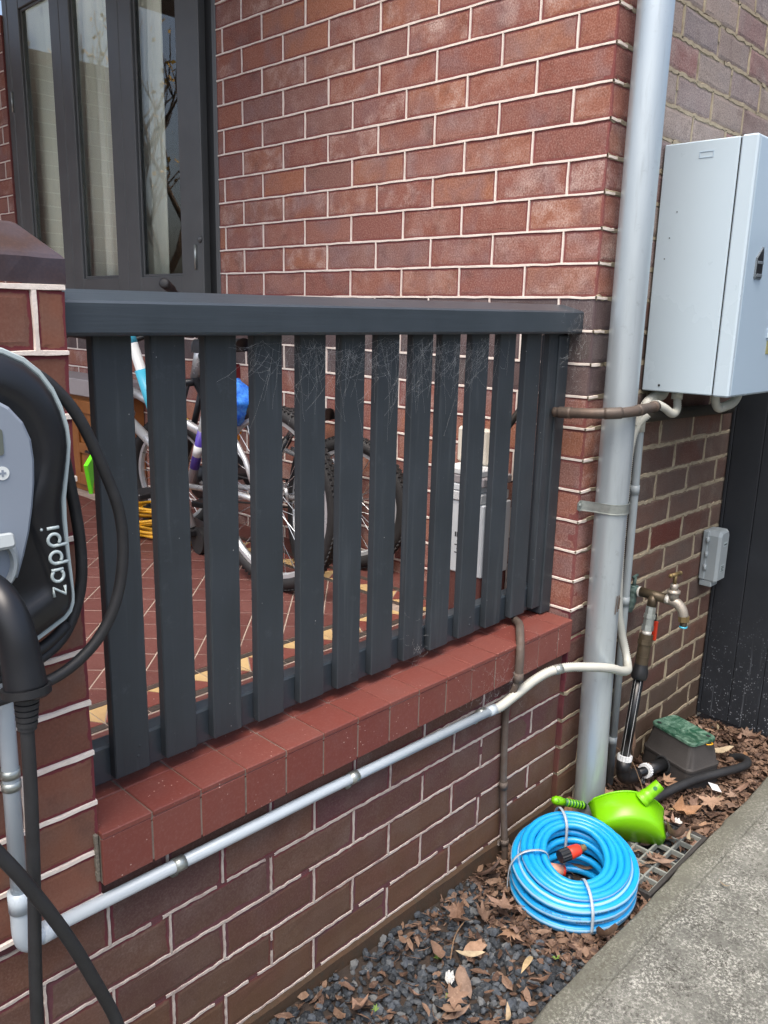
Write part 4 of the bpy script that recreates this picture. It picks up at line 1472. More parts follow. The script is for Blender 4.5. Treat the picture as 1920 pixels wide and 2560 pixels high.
part('riser_pipe', G().tube([ax(0.47), ax(1.0)], 0.0160, 18), 'poly_black', rs, True)
g = G()
d = (A1 - A0).normalized()
sid = d.cross(Vector((0, 1, 0))).normalized()
oth = d.cross(sid)
for an in (2.2, 3.3, 4.4, 5.5, 0.9):
    off = (sid * math.cos(an) + oth * math.sin(an)) * 0.0157
    g.tube([ax(0.475) + off, ax(1.0) + off], 0.0006, 5)
o = part('pipe_stripe', g, 'white_stripe', rs)
o['kind'] = 'stuff'
lv = part('valve_lever', G().box(-0.004, 0.004, -0.011, 0.011, -0.10, -0.035, 0.002, Matrix.Translation((0.358, -0.100, 0.648)) @ Matrix.Rotation(0.06, 4, 'Y')), 'tap_red', rs, label='red handled valve lever')
part('lever_stem', G().tube([(0.345, -0.098, 0.626), (0.356, -0.100, 0.634), (0.357, -0.100, 0.612)], 0.0045, 8), 'black_plastic', lv)


def gripnut(g, a, b, r, teeth=18):
    a, b = Vector(a), Vector(b)
    t = (b - a).normalized()
    s1 = t.orthogonal().normalized()
    s2 = t.cross(s1)
    poly = []
    for i in range(teeth * 2):
        rr = r * (1.0 if i % 2 else 0.90)
        an = math.pi * i / teeth
        poly.append((rr * math.cos(an), rr * math.sin(an)))
    mt = Matrix((( s1.x, s2.x, t.x, a.x), (s1.y, s2.y, t.y, a.y), (s1.z, s2.z, t.z, a.z), (0, 0, 0, 1)))
    g.prism(poly, (b - a).length, mt)


g = G()
gripnut(g, ax(0.985), ax(1.02), 0.0235)
part('lock_ring', g, 'white_stripe', rs)
E1 = Vector((0.250, -0.094, 0.098))
part('elbow', G().tube([ax(1.02), ax(1.08), E1 + Vector((0, 0, 0.03))], 0.0225, 16).tube(catmull([E1 + Vector((0, 0, 0.035)), E1 + Vector((0.003, -0.002, 0.005)), E1 + Vector((0.03, -0.008, -0.008)), E1 + Vector((0.06, -0.014, -0.012))], 5), 0.0225, 16), 'black_plastic', rs, True)
H0, H1 = Vector((0.305, -0.105, 0.088)), Vector((0.505, -0.122, 0.056))
hx = lambda t: H0.lerp(H1, t)
part('branch_pipe', G().tube([hx(0), hx(1)], 0.0150, 16), 'poly_black', rs, True)
g = G()
gripnut(g, hx(0.34), hx(0.42), 0.0250)
part('lock_ring', g, 'white_stripe', rs)
part('branch_coupling', G().tube([hx(0.42), hx(0.97)], 0.0205, 16).tube([hx(0.0), hx(0.08)], 0.021, 16), 'black_plastic', rs, True)
part('drain_plug', G().lathe([(0.010, 0), (0.010, 0.012), (0.006, 0.012), (0.006, 0.008)], 12, Matrix.Translation(hx(0.16) + Vector((-0.005, -0.012, -0.022))) @ Matrix.Rotation(1.2, 4, 'X')), 'black_rubber', rs, True)

# ------------------------------------------------------------------ valve box
vb = thing('valve_box', (0.50, -0.19, 0.0), 'black plastic irrigation valve box with worn green lid among the leaves', 'valve box')
VBR = math.atan2(-0.034, 0.103)
vbm = Matrix.Translation((0.572, -0.146, 0)) @ Matrix.Rotation(VBR, 4, 'Z')


def rrect(hx_, hy_, r, k=4):
    out = []
    for sx_, sy_, a0 in ((1, 1, 0), (-1, 1, 90), (-1, -1, 180), (1, -1, 270)):
        for i in range(k + 1):
            a = math.radians(a0 + 90 * i / k)
            out.append((sx_ * (hx_ - r) + r * math.cos(a), sy_ * (hy_ - r) + r * math.sin(a)))
    return out


def loft(g, layers, mat, cap=True):
    o = len(g.v)
    m_ = len(layers[0][0])
    for poly, z_ in layers:
        for x, y in poly:
            g.v.append(tuple(mat @ Vector((x, y, z_))))
    for l in range(len(layers) - 1):
        for i in range(m_):
            j = (i + 1) % m_
            g.f.append((o + l * m_ + i, o + l * m_ + j, o + (l + 1) * m_ + j, o + (l + 1) * m_ + i))
    if cap:
        g.f.append(tuple(o + (len(layers) - 1) * m_ + i for i in range(m_)))


g = G()
loft(g, [(rrect(0.082, 0.112, 0.022), -0.02), (rrect(0.074, 0.106, 0.022), 0.070), (rrect(0.077, 0.109, 0.022), 0.073), (rrect(0.077, 0.109, 0.022), 0.081), (rrect(0.072, 0.104, 0.022), 0.086), (rrect(0.057, 0.091, 0.020), 0.160)], vbm)
part('box_body', g, 'valve_black', vb, 'auto')
g = G()
loft(g, [(rrect(0.057, 0.091, 0.020), 0.1605), (rrect(0.0600, 0.0945, 0.020), 0.162), (rrect(0.0600, 0.0945, 0.020), 0.170), (rrect(0.0580, 0.0925, 0.019), 0.1725), (rrect(0.054, 0.0885, 0.017), 0.1725), (rrect(0.052, 0.0865, 0.016), 0.1710)], vbm)
lid = part('lid', g, 'valve_lid', vb, 'auto')
for x, y in ((-0.040, 0.072), (0.040, -0.072)):
    g = G().lathe([(0.006, 0), (0.006, 0.0008)], 12, vbm @ Matrix.Translation((x, y, 0.1713)) @ Matrix.Scale(1.5, 4, (0, 1, 0)))
    part('finger_hole', g, 'dark_gap', lid)
part('lid_boss', G().lathe([(0.012, 0), (0.011, 0.0012), (0.007, 0.0012), (0.006, 0.0004)], 16, vbm @ Matrix.Translation((0, 0, 0.1708))), 'valve_lid', lid, True)
lp = [vbm @ Vector((0.020 + 0.012 * math.cos(a), -0.0935 - 0.012 * abs(math.sin(a)), 0.1580 + 0.003 * math.sin(a))) for a in [math.pi * i / 10 for i in range(11)]]
part('pull_loop', G().tube(lp, 0.0022, 6), 'yellow_cord', lid, True)
g = G()
hc = vbm @ Vector((-0.088, 0.020, 0.070))
g.lathe([(0.034, 0), (0.034, 0.006), (0.026, 0.007), (0.025, 0.001)], 20, Matrix.Translation((0.503, -0.118, 0.050)) @ Vector((-1, 0.33, 0.12)).to_track_quat('Z', 'Y').to_matrix().to_4x4())
part('pipe_hole', g, 'dark_gap', vb, True)
part('outlet_stub', G().tube([vbm @ Vector((0.065, -0.02, 0.050)), vbm @ Vector((0.130, -0.030, 0.046))], 0.016, 14), 'black_plastic', vb, True)

single('poly_pipe', G().tube(catmull([(0.25, -0.182, 0.040), (0.29, -0.190, 0.046), (0.374, -0.208, 0.050), (0.43, -0.222, 0.052), (0.50, -0.242, 0.052), (0.58, -0.274, 0.052), (0.653, -0.302, 0.050), (0.72, -0.318, 0.046), (0.765, -0.306, 0.040), (0.79, -0.275, 0.030), (0.795, -0.24, 0.012)], 8), 0.0145, 14), 'black_rubber', 'black poly pipe lying on the leaves in front of the valve box', 'pipe', smooth=True)

# ------------------------------------------------------------------ drain grate
gr = thing('drain_grate', (0.05, -0.29, 0.0), 'grey plastic drain grate beside the path under the dustpan', 'drain grate')
gm = Matrix.Translation((0.055, -0.290, 0.006))
fr_ = G()
for q in ((-0.185, 0.185, -0.098, -0.086), (-0.185, 0.185, 0.086, 0.098), (-0.185, -0.173, -0.086, 0.086), (0.173, 0.185, -0.086, 0.086)):
    fr_.box(q[0], q[1], q[2], q[3], -0.03, 0.024, 0.002, gm)
part('frame', fr_, 'valve_black', gr)
for i in range(7):
    x = -0.172 + 0.0573 * i
    part('cross_bar', G().box(x - 0.003, x + 0.003, -0.086, 0.086, 0.004, 0.0195, 0.001, gm), 'grate', gr)
for i in range(5):
    y = -0.086 + 0.043 * i
    part('long_bar', G().box(-0.173, 0.173, y - 0.003, y + 0.003, 0.002, 0.0210, 0.001, gm), 'grate', gr)
part('pit', G().box(-0.172, 0.172, -0.086, 0.086, -0.03, -0.012, 0, gm), 'dark_gap', gr)

# ------------------------------------------------------------------ blue hose coil
HC = Vector((-0.240, -0.212, 0.0))
hose = thing('hose_coil', (HC.x, HC.y, 0.0), 'coiled bright blue garden hose tied with white straps on the ground', 'hose')
g = G()
HR = 0.0097
loops = []
rin, rout = 0.088, 0.164
for lay in range(7):
    z_ = 0.010 + lay * 0.0188
    cols_ = 5
    for c_ in range(cols_):
        r = rin + (rout - rin) * (c_ + (0.5 if lay % 2 else 0.0)) / (cols_ - 0.5)
        if lay == 6 and c_ == 4:
            continue
        if lay >= 5 or c_ in (0, 3, 4) or lay == 0:
            loops.append((r, z_, lay, c_))
for r, z_, lay, c_ in loops:
    ph = random.uniform(0, 6.28)
    a1, a2, ph1, ph2 = 0.0035 * random.random(), 0.004 * random.random(), random.uniform(0, 6.28), random.uniform(0, 6.28)
    pts = []
    for i in range(72):
        a = 6.28318 * i / 72
        rr = r + a1 * math.sin(2 * a + ph1) + (jit(0.0004))
        # upper courses sag to the camera side, the coil leans slightly
        zz = z_ + a2 * math.sin(a + ph2) + 0.004 * math.sin(3 * a + ph) * random.choice((0.2, 0.3)) + 0.22 * z_ * math.cos(a - 0.76)
        zz -= 0.010 * max(0, (r - 0.14) / 0.036) * (lay / 6)
        pts.append((HC.x + rr * math.cos(a) * 1.04, HC.y + rr * math.sin(a) * 0.98, max(zz, 0.010)))
    st = 0.0                                   # printed stripe turned down ...
    if c_ == 4 or (c_ == 3 and lay >= 5):      # ... except on the outermost turns
        st = random.choice((-2.1, -1.8, -1.4, -2.5, 0.3))
    elif c_ == 2 and lay == 6:
        st = 0.5
    g.tube(pts, HR, 12, closed=True, uvscale=10.0, phase=st)
part('hose_tube', g, 'hose_blue', hose, True)


def tie(ang, name='strap'):
    ca, sa = math.cos(ang), math.sin(ang)
    path = []
    for r, z_ in ((0.074, 0.020), (0.074, 0.105), (0.080, 0.128), (0.100, 0.139), (0.135, 0.139), (0.158, 0.128), (0.174, 0.108), (0.181, 0.085), (0.183, 0.03)):
        zz = z_ * 1.04 + 0.22 * z_ * math.cos(ang - 0.76)
        path.append(Vector((HC.x + r * ca * 1.04, HC.y + r * sa * 0.98, zz)))
    P = catmull(path, 6)
    g_ = G()
    wv = Vector((-sa, ca, 0)) * 0.0038
    for q in P:
        g_.v += [tuple(q - wv), tuple(q + wv)]
    for i in range(len(P) - 1):
        g_.f.append((2 * i, 2 * i + 1, 2 * i + 3, 2 * i + 2))
    o = part('strap', g_, 'zip_tie', hose, True)
    o.modifiers.new('thick', 'SOLIDIFY').thickness = 0.0016


for a in (math.radians(52), math.radians(140), math.radians(228)):
    tie(a)
# printed lettering along the outer turns
def text_mesh(body, size, align='CENTER'):
    cu = bpy.data.curves.new('txt', 'FONT')
    cu.body = body
    cu.size = size
    cu.align_x = align
    cu.extrude = 0.0
    o = bpy.data.objects.new('txt', cu)
    COL.objects.link(o)
    dg = bpy.context.evaluated_depsgraph_get()
    me = bpy.data.meshes.new_from_object(o.evaluated_get(dg))
    bpy.data.objects.remove(o)
    bpy.data.curves.remove(cu)
    vs = [tuple(v.co) for v in me.vertices]
    fs = [tuple(p_.vertices) for p_ in me.polygons]
    bpy.data.meshes.remove(me)
    return vs, fs


g = G()
tv, tf = text_mesh('\u00a9 POPE  True Blue  [12mm]', 0.0085)
for ang, r, zz in ((-1.95, 0.1755, 0.075), (-2.25, 0.177, 0.050), (-1.6, 0.177, 0.034), (-2.75, 0.177, 0.062)):
    vs = []
    for x, y, _ in tv:
        a = ang + x / r
        vs.append((HC.x + (r + 0.0015) * math.cos(a) * 1.04, HC.y + (r + 0.0015) * math.sin(a) * 0.98, zz + y))
    g.add(vs, tf)
o = part('hose_print', g, 'ink', hose)
o['kind'] = 'stuff'
cn = thing('hose_connector', (-0.228, -0.198, 0.10), 'red and black click hose connector inside the blue coil', 'hose fitting')
K0, K1 = Vector((-0.268, -0.182, 0.112)), Vector((-0.188, -0.214, 0.120))
kx = lambda t: K0.lerp(K1, t)
g = G()
gripnut(g, kx(0.0), kx(0.34), 0.0185, 14)
part('grip', g, 'black_plastic', cn)
part('collar', G().tube([kx(0.34), kx(0.40), kx(0.70), kx(0.76)], 0.0165, 16, rfun=lambda i, L: [1.05, 1.1, 1.0, 0.85][i]), 'hose_red', cn, True)
part('hose_tail', G().tube([kx(0.76), kx(0.84)], 0.011, 12).tube([kx(0.84), kx(0.97)], 0.0095, 8), 'brass', cn)
nz = thing('hose_nozzle', (-0.25, -0.16, 0.05), 'peach and black hose nozzle half hidden inside the blue coil', 'hose fitting')
Q0, Q1 = Vector((-0.285, -0.128, 0.060)), Vector((-0.240, -0.178, 0.052))
part('barrel', G().tube([Q0, Q0.lerp(Q1, 0.8), Q1], 0.0165, 16, rfun=lambda i, L: [1.0, 1.0, 0.92][i]), 'peach', nz, True)
part('end_ring', G().tube([Q1, Q1 + (Q1 - Q0) * 0.1], 0.0145, 16), 'hose_red', nz, True)
g = G()
for q, r in (((-0.262, -0.190, 0.036), 0.015), ((-0.285, -0.196, 0.028), 0.013), ((-0.235, -0.198, 0.034), 0.013), ((-0.275, -0.225, 0.018), 0.013)):
    g.lathe([(0, -r), (r * 0.7, -r * 0.7), (r, 0), (r * 0.7, r * 0.7), (0, r)], 12, Matrix.Translation(q))
g.tube([(-0.262, -0.190, 0.036), (-0.285, -0.196, 0.028), (-0.275, -0.225, 0.018)], 0.010, 10)
g.tube([(-0.262, -0.190, 0.036), (-0.235, -0.198, 0.034)], 0.010, 10)
part('clamp_body', g, 'black_plastic', nz, True)

# ------------------------------------------------------------------ dustpan, tipped forward on its lip against the coil
dpn = thing('dustpan', (0.03, -0.22, 0.03), 'bright lime green plastic dustpan tipped over the grate behind the hose', 'dustpan')
DW, DD, DH = 0.108, 0.104, 0.080
loc_r = Vector((0.69, -0.724, -0.13)).normalized()       # width axis
view = Vector((0.725, 0.689, 0))
upv = (Vector((0, 0, 1)) * 0.95 - view * 0.30)
upv = (upv - loc_r * upv.dot(loc_r)).normalized()       # from lip up to the back wall, leaning towards the path
hv = loc_r.cross(upv).normalized()
if hv.dot(view) < 0:
    hv = -hv
dmt = Matrix(((loc_r.x, upv.x, hv.x, 0.040), (loc_r.y, upv.y, hv.y, -0.228), (loc_r.z, upv.z, hv.z, 0.034), (0, 0, 0, 1)))


def pan_outline(s_, off=0.0):
    """half outline in (width, depth): mouth at depth 0, rounded back"""
    out = []
    k = 22
    for i in range(k + 1):
        t = -1 + 2 * i / k
        wdt = DW * (0.98 + 0.02 * s_) * t
        dpt = (DD * (1 - abs(t) ** 2.1 * 0.62) + 0.018 * s_) if abs(t) < 1 else DD * 0.40
        out.append((wdt * (1 + 0.08 * s_), dpt + off))
    return out


b0, b1 = pan_outline(0), pan_outline(1)
g = G()
k = len(b0)
for i in range(k):
    g.v.append(tuple(dmt @ Vector((b0[i][0], 0.0, 0.0))))
for i in range(k):
    g.v.append(tuple(dmt @ Vector((b0[i][0], b0[i][1] * 0.92, 0.0))))
for i in range(k):
    g.v.append(tuple(dmt @ Vector((b0[i][0] * 1.01, b0[i][1], 0.010))))
for i in range(k):
    g.v.append(tuple(dmt @ Vector((b1[i][0], b1[i][1], DH))))
for l in range(3):
    for i in range(k - 1):
        g.f.append((l * k + i, l * k + i + 1, (l + 1) * k + i + 1, (l + 1) * k + i))
pan = part('pan', g, 'lime', dpn, True)
pan.modifiers.new('thick', 'SOLIDIFY').thickness = 0.0024
rim = [dmt @ Vector((x, y, DH)) for x, y in b1]
part('rim_bead', G().tube(rim, 0.0028, 8), 'lime', dpn, True)
h0 = dmt @ Vector((0.030, DD + 0.012, DH - 0.012))
hdirs = (Vector((0.46, -0.36, 0.52))).normalized()
hp = [h0 - hdirs * 0.012, h0, h0 + hdirs * 0.02, h0 + hdirs * 0.04, h0 + hdirs * 0.056, h0 + hdirs * 0.063]
hnd = part('handle', G().tube(catmull(hp, 5), 0.0185, 16, rfun=lambda i, L: [1.35, 1.15, 1.0, 0.98, 0.95, 0.62][min(5, i // 5)]), 'lime', dpn, True)
pe = h0 + hdirs * 0.044
tocam = (CAM - pe).normalized()
part('hang_hole', G().lathe([(0.0062, 0), (0.0062, 0.001)], 14, Matrix.Translation(pe + tocam * 0.0178) @ tocam.to_track_quat('Z', 'Y').to_matrix().to_4x4()), 'lime_dark', hnd)
bh = thing('hand_brush', (0.0, -0.03, 0.0), 'green ribbed hand brush handle poking out behind the hose coil', 'brush')
B0, B1 = Vector((-0.085, -0.040, 0.140)), Vector((0.040, -0.090, 0.085))
bx = lambda t: B0.lerp(B1, t)
part('handle', G().tube([bx(0.0), bx(0.08), bx(0.2), bx(0.32)], 0.0135, 14, rfun=lambda i, L: [0.55, 1.0, 1.02, 0.8][i]), 'lime', bh, True)
part('grip', G().tube([bx(0.32), bx(0.9)], 0.0115, 14), 'lime_dark', bh, True)
for i in range(6):
    t = 0.38 + 0.085 * i
    part('grip_ring', G().tube([bx(t), bx(t + 0.035)], 0.0125, 14), 'lime', bh, True)
part('hang_hole', G().lathe([(0.006, 0), (0.006, 0.001)], 12, Matrix.Translation(bx(0.13) + (CAM - B0).normalized() * 0.0134) @ (CAM - B0).normalized().to_track_quat('Z', 'Y').to_matrix().to_4x4()), 'dark_gap', bh)

# ------------------------------------------------------------------ wall charger on the pier
CX, CZT = -1.682, 1.492
chg = thing('wall_charger', (CX, -0.07, 1.05), 'black and grey wall charger with light trim and zappi lettering at left', 'charger')
half = [(0.0, 0.0), (0.030, -0.0005), (0.062, -0.006), (0.088, -0.018), (0.108, -0.035), (0.124, -0.058), (0.134, -0.082), (0.1405, -0.108), (0.142, -0.130), (0.139, -0.155), (0.135, -0.178), (0.1305, -0.205), (0.1295, -0.235), (0.1300, -0.262), (0.1310, -0.290), (0.1325, -0.318), (0.1335, -0.345), (0.1325, -0.358), (0.128, -0.370), (0.119, -0.379), (0.095, -0.391), (0.060, -0.408), (0.030, -0.4185), (0.0, -0.421)]
outl = [(x, z_) for x, z_ in half] + [(-x, z_) for x, z_ in half[-2:0:-1]]
outl = outl[::-1]                       # counter-clockwise seen from the front (-Y)


def chlay(scale_x, inset):
    out = []
    cx_, cz_ = 0.0, -0.21
    for x, z_ in outl:
        dx, dz = x - cx_, z_ - cz_
        L = math.hypot(dx, dz)
        out.append((cx_ + dx * (L - inset) / L, cz_ + dz * (L - inset) / L))
    return out


def chloft(g, layers, cap=True):
    o = len(g.v)
    m_ = len(outl)
    for ins_, y in layers:
        for x, z_ in chlay(1, ins_):
            g.v.append((CX + x, y, CZT + z_))
    for l in range(len(layers) - 1):
        for i in range(m_):
            j = (i + 1) % m_
            g.f.append((o + l * m_ + i, o + l * m_ + j, o + (l + 1) * m_ + j, o + (l + 1) * m_ + i))
    if cap:
        g.f.append(tuple(o + (len(layers) - 1) * m_ + i for i in range(m_)))


g = G()
chloft(g, [(0.010, -0.006), (0.006, -0.03), (0.005, -0.096)])
part('back_case', g, 'black_plastic', chg, 'auto')
g = G()
chloft(g, [(0.005, -0.0955), (-0.0012, -0.0965), (-0.0018, -0.103), (0.0002, -0.1072), (0.0045, -0.1075), (0.0065, -0.106)], False)
part('trim_line', g, 'charger_trim', chg, 'auto')
g = G()
chloft(g, [(0.0055, -0.104), (0.007, -0.1085), (0.011, -0.1150), (0.018, -0.1215), (0.028, -0.1265), (0.042, -0.1290), (0.050, -0.1285), (0.058, -0.1240), (0.066, -0.1190)], True)
part('front_cover', g, 'black_gloss', chg, True)
# grey face plate, set into the dark surround
pl = [(0.0, -0.055), (0.030, -0.061), (0.052, -0.075), (0.068, -0.095), (0.0765, -0.118), (0.0785, -0.145), (0.0765, -0.175), (0.072, -0.205), (0.065, -0.238), (0.056, -0.268), (0.046, -0.295), (0.0, -0.300)]
plate = pl + [(-x, z_) for x, z_ in pl[-2:0:-1]]
pm = Matrix.Translation((CX, -0.1185, CZT)) @ Matrix.Rotation(math.pi / 2, 4, 'X')
part('face_plate', G().prism([(x, z_) for x, z_ in plate][::-1], 0.0205, pm, 0.004), 'charger_grey', chg)
FYP = -0.1392
part('display', G().prism(rrect(0.034, 0.0165, 0.004), 0.0010, Matrix.Translation((CX + 0.006, FYP, CZT - 0.117)) @ Matrix.Rotation(math.pi / 2, 4, 'X')), 'display', chg)
g = G().lathe([(0.0085, 0), (0.0085, 0.0010)], 28, Matrix.Translation((CX + 0.036, FYP, CZT - 0.156)) @ Matrix.Rotation(math.pi / 2, 4, 'X'))
pb = part('button', g, 'icon_white', chg)
part('plus_sign', G().box(CX + 0.0318, CX + 0.0402, FYP - 0.0016, FYP - 0.0010, CZT - 0.1573, CZT - 0.1547).box(CX + 0.0347, CX + 0.0373, FYP - 0.00165, FYP - 0.0010, CZT - 0.1602, CZT - 0.1518), 'charger_grey', pb)
# socket collar below the face plate
g = G().lathe([(0.046, 0.0), (0.046, 0.018), (0.040, 0.026), (0.036, 0.026), (0.034, 0.012)], 32, Matrix.Translation((CX + 0.002, -0.122, CZT - 0.270)) @ Matrix.Rotation(math.pi / 2, 4, 'X'))
part('socket_collar', g, 'socket_grey', chg, 'auto')
part('socket_flap', G().prism(rrect(0.030, 0.010, 0.006), 0.014, Matrix.Translation((CX + 0.006, -0.152, CZT - 0.240)) @ Matrix.Rotation(math.pi / 2 - 0.3, 4, 'X'), 0.003), 'socket_grey', chg)
# raised lettering, reading upwards along the right-hand side
LT = lambda s_, t_, n_: Vector((CX + 0.0985 + t_ * 0.0 + n_ * 0, 0, 0))
lets = {'z': [[(0.0, 1.0), (0.75, 1.0), (0.05, 0.0), (0.8, 0.0)]],
        'a': [[(0.50 + 0.50 * math.cos(a), 0.5 + 0.5 * math.sin(a)) for a in [math.radians(40 + 280 * i / 16) for i in range(17)]], [(1.0, 0.98), (1.0, 0.0)]],
        'p': [[(0.0, 0.55), (0.02, 0.62)] + [(0.50 + 0.50 * math.cos(a), 0.5 + 0.5 * math.sin(a)) for a in [math.radians(160 - 290 * i / 16) for i in range(17)]], [(0.0, 0.62), (0.0, -0.55)]],
        'i': [[(0.0, 0.0), (0.0, 1.0)], [(0.0, 1.42), (0.0, 1.43)]]}
adv = {'z': 1.25, 'a': 1.55, 'p': 1.5, 'i': 0.5}
S_ = 0.0165
cur = 0.0
lm = []
for ch in 'zappi':
    g = G()
    for st in lets[ch]:
        pts = []
        for a, b in st:
            s_, t_ = (cur + a) * S_, b * S_          # s_ runs up, t_ runs to the left
            zz = CZT - 0.335 + s_
            xx = CX + 0.1115 - t_ - 0.004 * (s_ / 0.1)
            # the cover surface at this spot
            yy = -0.1265 - 0.0022 * math.exp(-((xx - CX - 0.095) / 0.02) ** 2)
            pts.append((xx, yy, zz))
        if ch == 'i' and st[0][1] > 1.2:
            g.lathe([(0, -0.0022), (0.0016, -0.0016), (0.0022, 0), (0.0016, 0.0016), (0, 0.0022)], 10, Matrix.Translation(pts[0]))
        else:
            g.tube(pts, 0.0023, 8)
    o = part('letter', g, 'charger_trim', chg, True, label='raised letter ' + ch)
    cur += adv[ch]

# plug with its cable
pg = thing('charging_plug', (-1.68, -0.2, 1.05), 'glossy black charging plug hanging in the socket of the wall charger', 'plug')
pp = [Vector((-1.688, -0.150, 1.205)), Vector((-1.684, -0.180, 1.203)), Vector((-1.680, -0.204, 1.186)), Vector((-1.677, -0.218, 1.155)), Vector((-1.675, -0.226, 1.115)), Vector((-1.675, -0.231, 1.088))]
part('plug_body', G().tube(catmull(pp, 6), 0.0245, 20, rfun=lambda i, L: 0.70 + 0.20 * min(1, i / 16) + 0.14 * max(0, (i - 16) / 14)), 'black_gloss', pg, True)
part('flange', G().tube([Vector((-1.675, -0.2305, 1.090)), Vector((-1.6752, -0.2318, 1.081)), Vector((-1.6755, -0.2322, 1.078))], 0.0295, 20, rfun=lambda i, L: [0.98, 1.0, 0.85][i]), 'black_plastic', pg, 'auto')
g = G()
for i in range(5):
    z0 = 1.077 - 0.0075 * i
    g.tube([(-1.6757 - 0.0007 * i, -0.2325 - 0.0006 * i, z0), (-1.6760 - 0.0007 * i, -0.2328 - 0.0006 * i, z0 - 0.0055)], 0.0150 - 0.0006 * i, 14)
g.tube([(-1.676, -0.2325, 1.078), (-1.679, -0.235, 1.036)], 0.0112, 14)
part('strain_relief', g, 'black_rubber', pg, 'auto')
ch_ = catmull([(-1.679, -0.235, 1.045), (-1.683, -0.240, 0.95), (-1.690, -0.243, 0.82), (-1.698, -0.245, 0.70), (-1.703, -0.245, 0.55), (-1.702, -0.243, 0.35), (-1.698, -0.24, 0.15)], 8)
part('hanging_cable', G().tube(ch_, 0.0083, 14), 'black_rubber', pg, True)
single('loose_cable', G().tube(catmull([(-1.80, -0.262, 1.05), (-1.755, -0.270, 0.945), (-1.712, -0.275, 0.86), (-1.668, -0.275, 0.76), (-1.635, -0.272, 0.67), (-1.605, -0.268, 0.58), (-1.590, -0.262, 0.50), (-1.582, -0.255, 0.40), (-1.580, -0.25, 0.25), (-1.582, -0.25, 0.05)], 8), 0.0085, 14), 'black_rubber', 'black cable drooping across the bottom left corner over the brick wall', 'cable', smooth=True)
cl_ = thing('cable_loops', (-1.6, -0.09, 1.0), 'thick black charging cable looped around the wall charger', 'cable')
lo = catmull([(-1.74, -0.085, 1.470), (-1.69, -0.088, 1.492), (-1.640, -0.090, 1.487), (-1.590, -0.092, 1.462), (-1.555, -0.094, 1.437), (-1.523, -0.096, 1.395), (-1.496, -0.098, 1.332), (-1.472, -0.100, 1.258), (-1.468, -0.100, 1.190), (-1.482, -0.099, 1.120), (-1.513, -0.096, 1.066), (-1.562, -0.094, 1.031), (-1.620, -0.092, 1.018), (-1.690, -0.09, 1.018), (-1.78, -0.09, 1.05)], 8)
part('outer_loop', G().tube(lo, 0.0083, 14), 'black_rubber', cl_, True)
li = catmull([(-1.560, -0.055, 1.40), (-1.533, -0.056, 1.355), (-1.520, -0.058, 1.28), (-1.5135, -0.060, 1.21), (-1.516, -0.062, 1.15), (-1.530, -0.064, 1.105), (-1.556, -0.070, 1.070), (-1.600, -0.078, 1.050), (-1.66, -0.08, 1.042), (-1.74, -0.08, 1.05)], 8)
part('inner_loop', G().tube(li, 0.0083, 14), 'black_rubber', cl_, True)
part('loop_tail', G().tube(catmull([(-1.545, -0.068, 1.088), (-1.585, -0.082, 1.072), (-1.63, -0.088, 1.062), (-1.70, -0.09, 1.055)], 6), 0.0083, 14), 'black_rubber', cl_, True)

